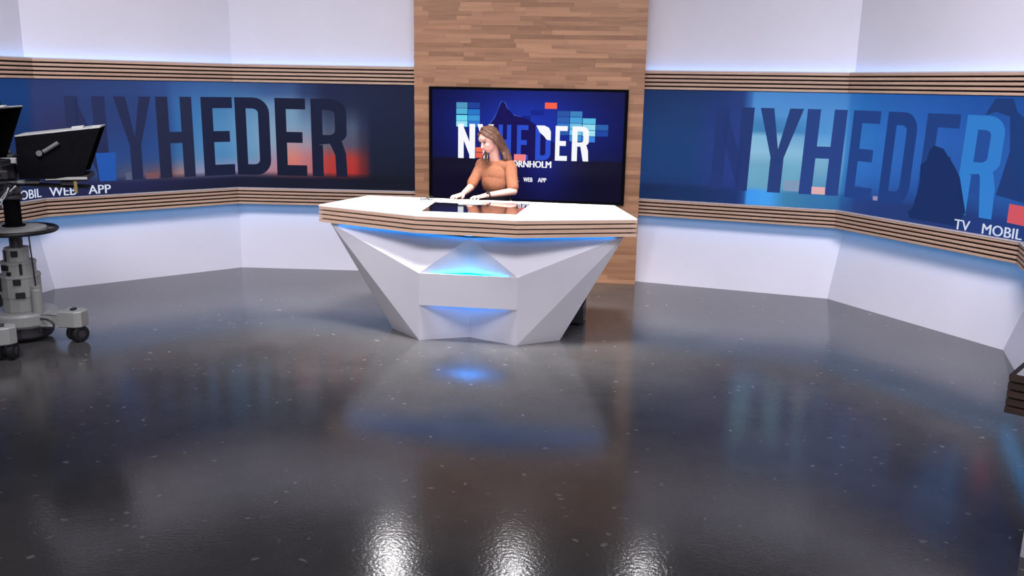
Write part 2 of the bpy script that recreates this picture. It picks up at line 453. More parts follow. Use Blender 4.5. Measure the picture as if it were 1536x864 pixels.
# condensed capitals: polygons in a unit box, outlines and counters as triangulated faces
def quads_of(ch):
    s = .33; h = .155
    if ch == 'N': return [[(0, 0), (s, 0), (s, 1), (0, 1)], [(1-s, 0), (1, 0), (1, 1), (1-s, 1)], [(s*.75, 1), (s*.75, .62), (1-s*.75, 0), (1-s*.75, .38)]]
    if ch == 'Y': return [[(.34, 0), (.66, 0), (.66, .42), (.34, .42)], [(.34, .42), (.5, .34), (.5, .52), (.31, 1), (-.02, 1)], [(.5, .34), (.66, .42), (1.02, 1), (.69, 1), (.5, .52)]]
    if ch == 'H': return [[(0, 0), (s, 0), (s, 1), (0, 1)], [(1-s, 0), (1, 0), (1, 1), (1-s, 1)], [(s, .43), (1-s, .43), (1-s, .57), (s, .57)]]
    if ch == 'E': return [[(0, 0), (.36, 0), (.36, 1), (0, 1)], [(.36, 0), (1, 0), (1, .14), (.36, .14)], [(.36, .43), (.88, .43), (.88, .57), (.36, .57)], [(.36, .86), (1, .86), (1, 1), (.36, 1)]]
    def arc(cx, cy, rx, ry, a0, a1, n=6): return [(cx+rx*math.cos(lerp(a0, a1, k/n)), cy+ry*math.sin(lerp(a0, a1, k/n))) for k in range(n+1)]
    if ch == 'D':
        out = [(0, 0)] + arc(.55, .2, .45, .2, -PI/2, 0) + arc(.55, .8, .45, .2, 0, PI/2) + [(0, 1)]
        inn = [(.32, .14)] + arc(.5, .2, .17, .06, -PI/2, 0) + arc(.5, .8, .17, .06, 0, PI/2) + [(.32, .86)]
        q = []
        for k in range(len(out)-1): q.append([out[k], out[k+1], inn[k+1], inn[k]])
        q.append([out[-1], out[0], inn[0], inn[-1]]); return q
    if ch == 'R':
        out = [(0, .40)] + arc(.55, .56, .45, .13, -PI/2, 0) + arc(.55, .83, .45, .17, 0, PI/2) + [(0, 1)]
        inn = [(.32, .54)] + arc(.5, .6, .17, .06, -PI/2, 0) + arc(.5, .80, .17, .06, 0, PI/2) + [(.32, .86)]
        q = []
        for k in range(len(out)-1): q.append([out[k], out[k+1], inn[k+1], inn[k]])
        q.append([out[-1], out[0], inn[0], inn[-1]])
        q.append([(0, 0), (.32, 0), (.32, .41), (0, .41)])
        q.append([(.5, .44), (.55, .40), (.66, .28), (.68, 0), (1.0, 0), (.97, .3), (.86, .46)])
        return q
def letter_obj(name, polys, place, mat_, parent, thick, colfn=None):
    """flat printed figure: place(x, y, d) maps unit coordinates to the screen; a hair's thickness proud"""
    bm = bm_new(); lay = bm.loops.layers.float_color.new('picture')
    for q in polys:
        f0 = [bm.verts.new(place(x, y, thick)) for x, y in q]
        try: f = bm.faces.new(f0)
        except ValueError: continue
        for l, (x, y) in zip(f.loops, q): l[lay] = colfn(x, y)
    bmesh.ops.triangulate(bm, faces=bm.faces)
    return mesh_obj(name, bm, mat_, parent)
FONT = bpy.data.fonts.load('<builtin>') if False else None
def text_mesh(body, size=1.0, offset_=.02, sx=1.0):
    """built-in typeface turned into a triangulated polygon list; returns bmesh in xy plane, baseline at 0, and its width"""
    cu = bpy.data.curves.new('lettering', 'FONT'); cu.body = body; cu.size = size; cu.offset = offset_; cu.resolution_u = 4
    o = bpy.data.objects.new('lettering', cu); COL.objects.link(o)
    dg = bpy.context.evaluated_depsgraph_get(); dg.update()
    me = bpy.data.meshes.new_from_object(o.evaluated_get(dg))
    bm = bm_new(); bm.from_mesh(me)
    bpy.data.objects.remove(o); bpy.data.meshes.remove(me)
    for v in bm.verts: v.co.x *= sx
    return bm, max(v.co.x for v in bm.verts), max(v.co.y for v in bm.verts)
def text_obj(body, place, x0, x1, y0, y1, mat_, parent, thick, off=.02):
    """lettering stretched to the box x0..x1, y0..y1 of the picture plane"""
    bm, W_, H_ = text_mesh(body, 1.0, 0)
    mn = min(v.co.x for v in bm.verts); mny = min(v.co.y for v in bm.verts)
    # heavier strokes: the same outline once more, a touch to the right
    dup_ = bmesh.ops.duplicate(bm, geom=bm.verts[:]+bm.edges[:]+bm.faces[:])
    second = {g for g in dup_['geom'] if isinstance(g, bmesh.types.BMVert)}
    for v in second: v.co.x += off
    W_ += off
    for v in bm.verts:
        v.co = place(lerp(x0, x1, (v.co.x-mn)/(W_-mn)), lerp(y0, y1, (v.co.y-mny)/(H_-mny)), thick+(.0003 if v in second else 0))
    return mesh_obj('lettering', bm, mat_, parent)

WLft, WRgt = Wall(LP, 1), Wall(RP, 0)
WRgt.s0 = .16
xsL = [-1.9, -.41, -.12, .01, .25, .57, .90, 1.24, 1.38, 1.6, 1.82, 2.17, 2.4, 2.66, 2.82, 3.08, 3.34, 3.47, 3.56, 4.02]
vsL = [0, .10, .16, .30, .42, .60, .80, .90, 1.0]
D0 = (24, 29, 56)
rowsL = [
 [(30,40,90)]*3+[(34,38,84)]*3+[(32,36,80),(30,34,72),(28,32,66),(26,30,60),(25,29,58),(24,28,54),(22,26,52),(22,26,50),(22,26,50),(22,26,50),(20,24,46),(18,22,42),(18,22,40),(18,22,42)],
 [(30,42,92)]*3+[(36,40,88)]*3+[(36,42,90),(36,38,80),(34,38,78),(30,36,72),(28,33,66),(26,30,60),(24,28,54),(24,27,52),(24,27,52),(22,26,50),(20,24,46),(18,22,42),(18,22,40),(18,22,42)],
 [(30,44,96)]*3+[(38,44,94),(40,46,98),(46,70,130),(90,90,120),(130,84,90),(170,126,132),(150,148,188),(150,150,200),(160,140,185),(196,128,148),(226,112,110),(200,110,120),(206,52,48),(205,46,42),(120,34,42),(24,30,52),(20,27,50)],
 [(28,50,104)]*3+[(42,48,100),(44,48,100),(42,76,150),(42,76,150),(44,82,155),(62,116,178),(84,140,200),(76,142,204),(100,158,205),(160,150,185),(236,130,118),(205,120,130),(200,60,56),(200,54,50),(110,40,50),(24,32,60),(22,30,56)],
 [(26,52,108)]*3+[(44,50,104),(46,50,104),(38,72,146),(36,72,148),(40,80,156),(46,112,182),(70,138,205),(76,146,210),(104,164,212),(140,170,205),(190,150,160),(170,150,175),(104,100,124),(90,84,110),(60,50,74),(25,34,66),(24,32,62)],
 [(22,56,118)]*3+[(46,54,112),(48,52,104),(40,66,136),(40,66,136),(40,74,150),(46,112,186),(62,132,202),(76,144,206),(104,160,210),(132,168,206),(124,166,204),(112,150,190),(70,84,118),(78,94,128),(44,54,86),(26,36,70),(25,34,66)],
 [(20,62,134)]*3+[(44,60,124),(44,60,122),(42,64,130),(42,66,134),(42,76,150),(50,110,186),(56,120,194),(64,130,198),(84,146,204),(104,150,200),(116,158,202),(84,112,156),(36,46,84),(34,44,80),(30,40,76),(27,38,72),(26,36,70)],
 [(20,64,138)]*3+[(44,62,126),(42,64,128),(42,68,136),(44,72,142),(46,80,156),(52,100,176),(56,108,184),(58,112,184),(62,110,176),(58,98,164),(62,98,158),(44,66,118),(31,42,84),(30,40,78),(29,39,75),(27,38,72),(26,36,70)],
 [(20,60,130)]*3+[(42,58,118),(40,60,120),(42,64,128),(44,70,136),(46,78,150),(50,90,164),(52,96,170),(52,98,168),(52,90,156),(50,82,146),(50,80,140),(38,58,110),(30,40,80),(29,39,76),(28,38,73),(27,37,70),(26,36,68)],
]
xsR = [0, .5, .75, 1.02, 1.10, 1.14, 1.33, 1.56, 1.85, 2.02, 2.10, 2.3, 2.5, 2.77, 3.05, 3.3, 3.55, 3.75, 4.0, 6.0]
vsR = [0, .13, .15, .24, .36, .48, .62, .66, .74, .80, .90, 1.0]
def rr(*c): return list(c)
rowsR = [
 rr((22,42,84),(24,48,96),(26,50,100),(28,52,108),(34,66,130),(62,150,236),(68,158,238),(60,124,170),(52,112,166),(48,108,164),(40,80,140),(38,62,120),(36,58,118),(36,58,118),(36,58,118),(34,56,118),(34,56,118),(34,58,122),(34,58,122),(30,50,110)),
 rr((22,42,82),(24,48,94),(28,50,100),(30,52,110),(34,70,134),(62,150,236),(68,158,238),(60,124,170),(54,116,170),(50,112,166),(42,90,156),(38,66,130),(36,62,124),(36,58,118),(34,56,114),(34,56,114),(34,58,120),(34,60,126),(34,60,126),(30,50,110)),
 rr((26,54,104),(28,56,108),(34,56,120),(36,56,126),(40,80,144),(100,160,196),(104,158,190),(100,156,190),(84,140,184),(70,132,180),(48,104,172),(42,84,158),(38,74,146),(36,70,140),(34,66,130),(34,64,128),(34,66,130),(36,70,138),(36,70,138),(30,50,110)),
 rr((27,58,110),(28,60,114),(36,58,124),(38,58,132),(44,84,150),(106,166,198),(104,162,192),(104,164,194),(96,152,192),(80,142,190),(50,110,180),(46,98,176),(42,92,170),(40,84,160),(38,78,152),(36,74,146),(36,76,148),(38,82,156),(38,82,156),(30,50,110)),
 rr((27,60,112),(28,62,116),(36,58,126),(38,60,134),(44,84,152),(112,166,196),(108,164,192),(112,170,200),(116,168,200),(100,160,200),(52,116,188),(48,108,188),(46,102,182),(44,96,176),(42,90,170),(40,86,166),(40,88,168),(40,92,172),(40,92,172),(30,50,110)),
 rr((27,60,112),(28,62,116),(36,60,126),(38,60,134),(44,88,156),(140,188,218),(138,186,216),(136,186,216),(122,176,212),(108,166,210),(56,120,192),(48,112,190),(46,106,186),(46,100,182),(44,94,176),(42,90,170),(40,88,168),(40,92,172),(40,92,172),(30,50,110)),
 rr((27,58,110),(28,60,114),(36,60,124),(38,60,130),(44,88,156),(128,180,214),(126,178,214),(110,162,206),(92,156,214),(90,154,214),(56,120,190),(48,112,188),(46,106,186),(46,100,182),(44,96,180),(42,92,174),(40,88,168),(40,90,170),(40,90,170),(30,50,110)),
 rr((27,58,108),(28,60,112),(35,58,122),(38,60,128),(46,90,158),(62,128,180),(60,122,178),(62,126,182),(80,146,208),(86,150,212),(54,118,190),(46,110,186),(46,106,186),(46,100,182),(44,96,180),(42,92,176),(40,88,170),(40,90,170),(40,90,170),(30,50,110)),
 rr((27,56,106),(28,58,110),(34,56,120),(38,60,126),(50,96,164),(66,128,182),(64,124,184),(70,134,196),(78,142,206),(84,146,210),(54,118,190),(44,108,184),(44,104,184),(44,100,182),(42,94,178),(40,90,174),(38,86,168),(38,88,168),(38,88,168),(30,50,110)),
 rr((27,54,102),(28,58,108),(34,56,118),(38,60,126),(52,98,168),(78,140,204),(80,142,206),(80,142,206),(78,140,206),(80,142,208),(52,116,188),(42,106,182),(42,102,180),(42,98,178),(40,92,176),(38,88,172),(36,84,166),(36,84,164),(36,84,164),(30,50,110)),
 rr((26,50,98),(28,54,104),(32,54,112),(36,58,120),(52,98,168),(76,140,206),(76,138,206),(74,136,204),(72,134,204),(70,132,202),(48,112,184),(40,102,178),(40,98,176),(40,94,174),(38,90,172),(36,86,168),(34,82,162),(34,82,160),(34,82,160),(30,50,110)),
 rr((24,46,90),(26,50,96),(30,52,104),(34,58,116),(50,94,162),(70,130,196),(72,132,198),(68,128,196),(66,126,196),(64,124,194),(46,104,174),(38,96,170),(38,92,168),(38,88,166),(36,84,164),(34,82,160),(32,78,154),(32,78,152),(32,78,152),(30,50,110)),
]
def mute(c, sat=.86, val=.91):
    g_ = sum(c)/3; return tuple((g_+(k-g_)*sat)*val for k in c)
rowsL = [[mute(c) for c in r] for r in rowsL]
fL, fR = table(xsL, vsL, rowsL), table(xsR, vsR, rowsR)
lw = empty('led_video_wall', (LP[1].x, LP[1].y, .93)); tag(lw, 'folded video wall left of the timber column, dark capitals over blue and red glow', 'video screen', 'folded video walls')
rw = empty('led_video_wall', (RP[1].x, RP[1].y, .93)); tag(rw, 'folded video wall right of the timber column, blue capitals with light blue final letter', 'video screen', 'folded video walls')
def loc_fix(root):
    """children were modelled in world space: cancel the root's transform"""
    inv = Matrix.LocRotScale(root.location, root.rotation_euler, None).inverted()
    for o in root.children: o.matrix_parent_inverse = inv
lens = {}
for root, W_, fn in ((lw, WLft, fL), (rw, WRgt, fR)):
    for i in range(3):
        Sa, Sb = W_.cum[i]-W_.s0, W_.cum[i+1]-W_.s0
        n = int((Sb-Sa)/.03)
        picture_mesh('screen', W_, Sa, Sb, n, 44, fn, root, M_scr)
def place_on(W_, x0, x1, v0, v1, lean=0):
    def f(x, y, d): return W_.at(lerp(x0, x1, x)+lean*(y-.5), lerp(v0, v1, y), d)
    return f
def ident_on(W_):
    def f(x, y, d): return W_.at(x, y, d)
    return f
def cst(*c):
    k = srgb(*c); return lambda x, y: k
def vgrad(c0, c1):
    return lambda x, y: tuple(lerp(a, b, max(0, min(1, y))) for a, b in zip(srgb(*c0), srgb(*c1)))
def hgrad(c0, c1):
    return lambda x, y: tuple(lerp(a, b, max(0, min(1, x))) for a, b in zip(srgb(*c0), srgb(*c1)))
# left wall word
for ch, x0, x1, c in (('N', .27, .65, (46, 55, 102)), ('Y', .74, 1.10, (44, 52, 94)), ('H', 1.155, 1.535, (42, 48, 82)), ('E', 1.635, 1.985, (33, 40, 74)),
                      ('D', 2.015, 2.405, (29, 36, 68)), ('E', 2.47, 2.815, (27, 33, 62)), ('R', 2.875, 3.275, (27, 35, 66))):
    letter_obj('letter', quads_of(ch), place_on(WLft, x0, x1, .12, .862), M_scr, lw, .002, vgrad(tuple(v*.78 for v in c), tuple(v*.86 for v in c)))
def quad(W_, pts, col, root, d=.0012, name='colour_block'):
    bm = bm_new(); lay = bm.loops.layers.float_color.new('picture')
    f = bm.faces.new([bm.verts.new(W_.at(x, y, d)) for x, y in pts])
    for l in f.loops: l[lay] = srgb(*col)
    bmesh.ops.triangulate(bm, faces=bm.faces)
    return mesh_obj(name, bm, M_scr, root)
quad(WLft, [(.54, .12), (.70, .12), (.715, .37), (.52, .37)], (34, 84, 168), lw, .003)
quad(WLft, [(.80, .12), (.86, .12), (.86, .185), (.80, .185)], (84, 94, 122), lw, .003)
quad(WLft, [(1.005, .12), (1.14, .12), (1.14, .175), (1.00, .175)], (118, 80, 90), lw, .003)
quad(WLft, [(-2.0, .55), (-.32, .60), (-.36, .72), (-.42, .80), (-.45, .90), (-.50, .985), (-2.0, .985)], (18, 44, 70), lw, .002, 'silhouette')
M_txt = emit('screen_white_text', srgb(205, 214, 235), 1.0)
for body, x0, x1 in (('APP', .42, .64), ('WEB', .057, .305), ('MOBIL', -.40, -.03), ('TV', -.68, -.53)):
    text_obj(body, ident_on(WLft), x0, x1, .012, .088, M_txt, lw, .006, .035)
# right wall word
for ch, x0, x1, c in (('N', .758, 1.14, (34, 54, 114)), ('Y', 1.207, 1.616, (38, 62, 122)), ('H', 1.661, 2.044, (38, 66, 134)), ('E', 2.125, 2.461, (34, 66, 134)),
                      ('D', 2.548, 2.893, (32, 62, 128)), ('E', 2.985, 3.326, (32, 64, 130)), ('R', 3.391, 3.76, (50, 126, 206))):
    letter_obj('letter', quads_of(ch), place_on(WRgt, x0, x1, .12, .862, .02), M_scr, rw, .003, vgrad(c, tuple(v*.97 for v in c)))
quad(WRgt, [(3.50, .28), (3.62, .28), (3.64, .80), (3.48, .80)], (34, 76, 150), rw, .002)
quad(WRgt, [(1.777, .126), (1.91, .126), (1.905, .19), (1.775, .19)], (222, 172, 176), rw, .004)
quad(WRgt, [(1.50, .14), (1.655, .14), (1.655, .235), (1.50, .235)], (128, 152, 184), rw, .002)
quad(WRgt, [(2.478, .13), (2.535, .13), (2.535, .165), (2.478, .165)], (150, 140, 176), rw, .002)
quad(WRgt, [(3.893, .115), (4.16, .115), (4.16, .25), (3.893, .25)], (206, 84, 96), rw, .002, 'channel_badge')
def blob(W_, pts, col, root, d, name='silhouette'): return quad(W_, pts, col, root, d, name)
blob(WRgt, [(2.93, .03), (3.42, .03), (3.50, .14), (3.40, .26), (3.40, .40), (3.33, .48), (3.20, .60), (3.10, .62), (3.06, .58), (3.04, .50), (2.98, .46), (3.00, .30), (2.97, .14), (2.90, .08)], (24, 46, 98), rw, .0045)
blob(WRgt, [(3.76, .30), (3.83, .62), (3.79, .86), (3.66, .89), (3.56, .86), (3.62, .93), (3.64, .985), (3.80, .985), (3.84, .90), (3.98, .82), (4.7, .62), (4.9, .3), (4.7, .27), (4.0, .27)], (30, 58, 116), rw, .0015)
for body, x0, x1 in (('TV', 3.405, 3.562), ('MOBIL', 3.680, 4.045)):
    text_obj(body, ident_on(WRgt), x0, x1, .006, .082, M_txt, rw, .006, .035)
loc_fix(lw); loc_fix(rw)

# ------------------------------------------------------------------ the big monitor on the column
TVW, TVH = 2.134, 1.215
tv = empty('wall_monitor', (CA.x+ct.x*1.237-cn.x*.03, CA.y+ct.y*1.237-cn.y*.03, .872), cang)
tag(tv, 'large flat monitor hung on the timber column behind the presenter', 'monitor')
bm = bm_new(); add_box(bm, (0, .012, TVH/2), (TVW, .034, TVH), bevel=.003); mesh_obj('casing', bm, M_blackmat, tv)
FR = .028
bm = bm_new()
for c, s in (((0, -.009, FR/2), (TVW, .012, FR)), ((0, -.009, TVH-FR/2), (TVW, .012, FR)), ((-TVW/2+FR/2, -.009, TVH/2), (FR, .012, TVH-2*FR)), ((TVW/2-FR/2, -.009, TVH/2), (FR, .012, TVH-2*FR))):
    add_box(bm, c, s, bevel=.002)
mesh_obj('bezel', bm, M_blackmat, tv)
def tvp(x, y, d):   # picture coordinates: 0..299 across, 0..172 up
    return Vector(((x/299-.5)*TVW, -.0055-d, y/172*TVH))
TB = {}
def tvcol(x, y):
    cx, cy = 150, 118
    g = math.exp(-(((x-cx)/115)**2+((y-cy)/60)**2))
    base = [lerp(a, b, g) for a, b in zip((12, 12, 58), (26, 52, 172))]
    if y < 67:
        k = min(1, (67-y)/3)
        gg = math.exp(-(((x-176)/46)**2)) * (.35+.65*min(1, max(0, y/66)))
        low = [lerp(a, b, gg*.8) for a, b in zip((12, 8, 36), (24, 36, 140))]
        base = [lerp(a, b, k) for a, b in zip(base, low)]
    return srgb(*base)
bm = bm_new(); lay = bm.loops.layers.float_color.new('picture')
nx, ny = 110, 86
x_ = [lerp(5, 294, i/nx) for i in range(nx+1)]; y_ = [lerp(4, 168, j/ny) for j in range(ny+1)]
G = [[bm.verts.new(tvp(x, y, 0)) for x in x_] for y in y_]
for j in range(ny):
    for i in range(nx):
        f = bm.faces.new((G[j][i], G[j][i+1], G[j+1][i+1], G[j+1][i]))
        for l, (a, b) in zip(f.loops, ((j, i), (j, i+1), (j+1, i+1), (j+1, i))): l[lay] = tvcol(x_[b], y_[a])
mesh_obj('screen', bm, M_tvscr, tv)
def tvpoly(name, pts, col, d):
    bm = bm_new(); lay = bm.loops.layers.float_color.new('picture')
    f = bm.faces.new([bm.verts.new(tvp(x, y, d)) for x, y in pts])
    for l in f.loops: l[lay] = srgb(*col)
    bmesh.ops.triangulate(bm, faces=bm.faces)
    return mesh_obj(name, bm, M_tvscr, tv)
def block(x0, x1, yt, yb, col, d=.0006): tvpoly('colour_block', [(x0, 172-yb), (x1, 172-yb), (x1, 172-yt), (x0, 172-yt)], col, d)
# content rows are given from the top edge of the casing
for (x0, x1) in ((42, 59),):
    for yt, c in ((23, (80, 150, 190)), (32, (84, 176, 214)), (42, (110, 214, 240)), (51, (150, 225, 245))): block(x0, x1, yt, yt+8.4, c)
for yt, c in ((23, (30, 66, 150)), (33, (40, 120, 200)), (42, (60, 150, 215)), (51, (50, 120, 210))): block(60, 78, yt, yt+8.4, c)
for x0, x1, yt, c in ((195, 213, 33, (40, 86, 160)), (195, 213, 42, (44, 96, 176)), (195, 213, 51, (50, 120, 200)), (214, 232, 33, (60, 130, 190)), (214, 232, 42, (70, 160, 215)),
                      (214, 232, 51, (110, 190, 230)), (233, 252, 43, (90, 190, 225)), (233, 252, 52, (150, 220, 240)), (233, 252, 61, (160, 226, 240)), (214, 232, 60, (120, 200, 235)),
                      (253, 271, 52, (40, 96, 170)), (253, 271, 61, (30, 70, 160)), (214, 232, 69, (60, 140, 210)), (233, 252, 70, (60, 130, 220)), (195, 213, 60, (40, 90, 170)),
                      (135, 155, 41, (16, 34, 130)), (155, 175, 32, (18, 36, 140))):
    block(x0, x1, yt, yt+8.2, c)
block(176, 194, 21, 30, (250, 98, 70))
block(72, 83, 90, 97, (236, 110, 80), .0016); block(72, 83, 98, 106, (232, 96, 72), .0016)
SIL = [(94, 54), (101, 45), (106, 34), (109, 24), (112, 20), (116, 23), (119, 30), (123, 37), (130, 41), (140, 43), (152, 47), (161, 53), (172, 60), (178, 70), (183, 75), (191, 80), (194, 88), (190, 94), (193, 100), (188, 108), (96, 108), (88, 80)]
M_tvglow = (70, 120, 200)
tvpoly('silhouette_rim', [(x+(1.0 if x > 112 else -1.0), 172-y+.7) for x, y in SIL[:10]]+[(130, 110), (98, 110)], (60, 92, 200), .0010)
tvpoly('silhouette', [(x, 172-y) for x, y in SIL], (22, 16, 86), .0014)
def tvletter(ch, x0, x1, col, d=.0022):
    yt, yb = 55, 107
    def pl(x, y, dd): return tvp(lerp(x0, x1, x), 172-lerp(yb, yt, y), dd)
    letter_obj('letter', quads_of(ch), pl, M_tvscr, tv, d, cst(*col))
WH, BL = (246, 248, 255), (42, 78, 205)
for ch, x0, x1, c in (('N', 45, 71, WH), ('Y', 75, 99, WH), ('H', 107, 126, BL), ('E', 135, 152, BL), ('D', 163, 186, BL), ('E', 193, 211, WH), ('R', 218, 243, WH)): tvletter(ch, x0, x1, c)
tvpoly('letter_highlight', [(164, 117), (176, 117), (183, 114), (186, 108), (186, 95), (180, 96), (176, 101), (169, 107)], WH, .0026)
block(131, 149, 99, 109, (240, 130, 130), .0034)
M_tvtxt = emit('monitor_white_text', srgb(245, 246, 255), 1.0)
def tvtext(body, x0, x1, yt, yb):
    text_obj(body, tvp, x0, x1, 172-yb, 172-yt, M_tvtxt, tv, .0042, .085)
tvtext('BORNHOLM', 121, 188, 108.5, 118.5)
tvtext('TV', 112, 119, 134, 140.5); tvtext('MOBIL', 124, 139, 134, 140.5); tvtext('WEB', 146, 160, 134, 140.5); tvtext('APP', 168, 181, 134, 140.5)

# ------------------------------------------------------------------ the news desk
DT = 1.06
TOP = [(-1.708, 7.690), (-.81, 7.170), (.028, 7.000), (1.018, 7.183), (.922, 8.003), (-1.394, 8.418)]
dc = Vector((-.37, 7.55))
desk = empty('news_desk', (dc.x, dc.y, 0)); tag(desk, 'faceted white news desk with slatted wooden rim and blue light under the top', 'desk')
T2 = [V2(p)-dc for p in TOP]
def ccw(pts):
    a = sum(p.x*q.y-q.x*p.y for p, q in zip(pts, pts[1:]+pts[:1])); return pts if a > 0 else list(reversed(pts))
def inset(pts, d):
    n = len(pts); out = []
    for i in range(n):
        a, b, c = pts[i-1], pts[i], pts[(i+1) % n]
        t1, t2 = (b-a).normalized(), (c-b).normalized()
        n1, n2 = Vector((-t1.y, t1.x)), Vector((-t2.y, t2.x))
        m_ = (n1+n2).normalized(); out.append(b+m_*(d/m_.dot(n1)))
    return out
T2 = ccw(T2)
bm = bm_new(); add_prism(bm, T2, DT-.012, DT)
bmesh.ops.bevel(bm, geom=[e for e in bm.edges if abs(e.verts[0].co.z-DT) < 1e-5 and abs(e.verts[1].co.z-DT) < 1e-5], offset=.003, segments=1, affect='EDGES')
mesh_obj('table_top', bm, M_desktop, desk)
core = inset(T2, .03)
bm = bm_new(); add_prism(bm, core, DT-.146, DT-.012); mesh_obj('rim_backing', bm, M_gap, desk)
zb = DT-.012; sh = .0255; gp = .0120
n6 = len(T2)
for lvl in range(4):
    z1 = zb-lvl*(sh+gp)-(.0 if lvl == 0 else 0); z0 = z1-sh
    inn = inset(T2, .029)
    for k in range(n6):
        a, b = T2[k], T2[(k+1) % n6]; t = (b-a).normalized(); ang = math.atan2(t.y, t.x); R = Matrix.Rotation(-ang, 2)
        q = [R @ (p-a) for p in (a, b, inn[(k+1) % n6], inn[k])]
        bm = bm_new(); add_prism(bm, q, -sh/2, sh/2)
        o = mesh_obj('rim_slat', bm, M_slat, desk); o.location = (a.x, a.y, (z0+z1)/2); o.rotation_euler = (0, 0, ang)
# body: shared points
Dp = lambda x, y, z: Vector((x-dc.x, y-dc.y, z))
L0, M0, R0 = Dp(-.775, 7.150, 0), Dp(-.363, 7.275, 0), Dp(.045, 7.035, 0)
M0 = Dp(-.360, 7.270, 0)
L1, R1 = L0+Vector((0, 0, .578)), R0+Vector((0, 0, .578))
L2, R2 = L0+Vector((0, 0, .305)), R0+Vector((0, 0, .305))
LL, RR = Dp(-1.045, 7.500, 0), Dp(.415, 7.225, 0)
ZU = .905
AL, AR = Dp(-1.600, 7.655, ZU), Dp(.925, 7.235, ZU)
C1 = Dp(-.360, 7.270, .862)
BLb, BRb = Dp(-1.33, 8.15, ZU), Dp(.80, 7.80, ZU)
LLb, RRb = Dp(-.93, 7.95, 0), Dp(.42, 7.68, 0)
def facet(name, pts, m=M_desk, th=.018):
    bm = bm_new(); vs = [bm.verts.new(p) for p in pts]; f = bm.faces.new(vs); bm.normal_update()
    nrm = f.normal.copy()
    r = bmesh.ops.extrude_face_region(bm, geom=[f])
    for v in [g for g in r['geom'] if isinstance(g, bmesh.types.BMVert)]: v.co -= nrm*th
    bmesh.ops.recalc_face_normals(bm, faces=bm.faces)
    return mesh_obj(name, bm, m, desk)
facet('front_facet', [AL, L0, L1]); facet('front_facet', [R1, R0, AR])
facet('upper_facet', [AL, L1, C1]); facet('upper_facet', [C1, R1, AR])
facet('recess_panel', [L1, L0, M0, C1]); facet('recess_panel', [C1, M0, R0, R1])
facet('side_facet', [AL, LL, L0]); facet('side_facet', [R0, RR, AR])
facet('end_facet', [BLb, LLb, LL, AL]); facet('end_facet', [AR, RR, RRb, BRb])
facet('back_panel', [BRb, RRb, LLb, BLb], M_desk)
facet('centre_panel', [L1+Vector((0, -.001, 0)), L2+Vector((0, -.001, 0)), R2+Vector((0, -.001, 0)), R1+Vector((0, -.001, 0))])
# light strips: behind the centre panel top and bottom, and along the underside of the rim
def strip(name, a, b, wd, m, parent=desk, dirv=Vector((0, 0, 1))):
    a, b = Vector(a), Vector(b); t = (b-a).normalized(); s = t.cross(dirv).normalized()*wd/2; h = dirv*.006
    bm = bm_new(); vs = []
    for p in (a, b):
        for q in (-s, s):
            for k in (-h, h): vs.append(bm.verts.new(p+q+k))
    for f in ((0, 1, 3, 2), (4, 6, 7, 5), (0, 4, 5, 1), (2, 3, 7, 6), (0, 2, 6, 4), (1, 5, 7, 3)): bm.faces.new([vs[i] for i in f])
    bmesh.ops.recalc_face_normals(bm, faces=bm.faces)
    return mesh_obj(name, bm, m, parent)
inw = Vector((.1, .99, 0)).normalized()
off = inw*.035
ax = (R1-L1).normalized()
fwd = Vector((-.12, -.99, 0)).normalized()
MC = Vector((M0.x, M0.y, 0))
def vstrip(Lp, Rp, z, m_, inset_=.10, gapf=.028):
    mc = Vector((MC.x, MC.y, z))+fwd*gapf
    a = Vector((Lp.x, Lp.y, z)); b = Vector((Rp.x, Rp.y, z))
    strip('led_strip', a.lerp(mc, inset_+.1)-fwd*.004, mc, .014, m_); strip('led_strip', mc, b.lerp(mc, inset_+.1)-fwd*.004, .014, m_)
vstrip(L1, R1, L1.z-.016, M_cyan)
vstrip(L2, R2, L2.z+.034, M_blue2, .10, .035)
tc_ = C1+Vector((0, 0, .026))+fwd*.03
strip('led_strip', AL.lerp(C1, .06)+Vector((0, 0, .012))+fwd*.02, tc_, .014, M_blue); strip('led_strip', tc_, AR.lerp(C1, .06)+Vector((0, 0, .012))+fwd*.02, .014, M_blue)

# glass touch screen let into the top, papers, glasses, pen
dang = math.radians(-9.5)
bm = bm_new()
q = [V2(p)-V2((-.33, 7.65)) for p in ((-.775, 7.385), (.028, 7.275), (.156, 7.965), (-.70, 8.085))]
add_prism(bm, ccw(q), .0005, .005)
o = mesh_obj('glass_inlay', bm, M_glass, desk); o.location = (-.33-dc.x, 7.65-dc.y, DT)
M_paper = mat('white_paper', (.85, .85, .86, 1), .7, vary=.02, vscale=10)
def paper(x, y, rz, label, zz, wx=.21, wy=.297):
    bm = bm_new()
    N_ = 8; G = []
    for j in range(N_+1):
        G.append([bm.verts.new(((i/6-.5)*wx, (j/N_-.5)*wy, .0012+.004*max(0, (j/N_-.75))**1.5*6+.001*math.sin(i))) for i in range(7)])
    for j in range(N_):
        for i in range(6): bm.faces.new((G[j][i], G[j][i+1], G[j+1][i+1], G[j+1][i]))
    r = bmesh.ops.extrude_face_region(bm, geom=bm.faces[:])
    for v in [g for g in r['geom'] if isinstance(g, bmesh.types.BMVert)]: v.co.z -= .0011
    bmesh.ops.recalc_face_normals(bm, faces=bm.faces)
    o = mesh_obj('paper_sheet', bm, M_paper); o.location = (x, y, zz); o.rotation_euler = (0, 0, rz)
    tag(o, label, 'paper', 'loose script pages on the desk')
paper(-.60, 8.06, 1.35, 'white script page under the presenter\'s right hand', DT+.0055)
paper(-.405, 7.98, .15, 'white script page overlapping the glass inlay beside her left hand', DT+.0085)
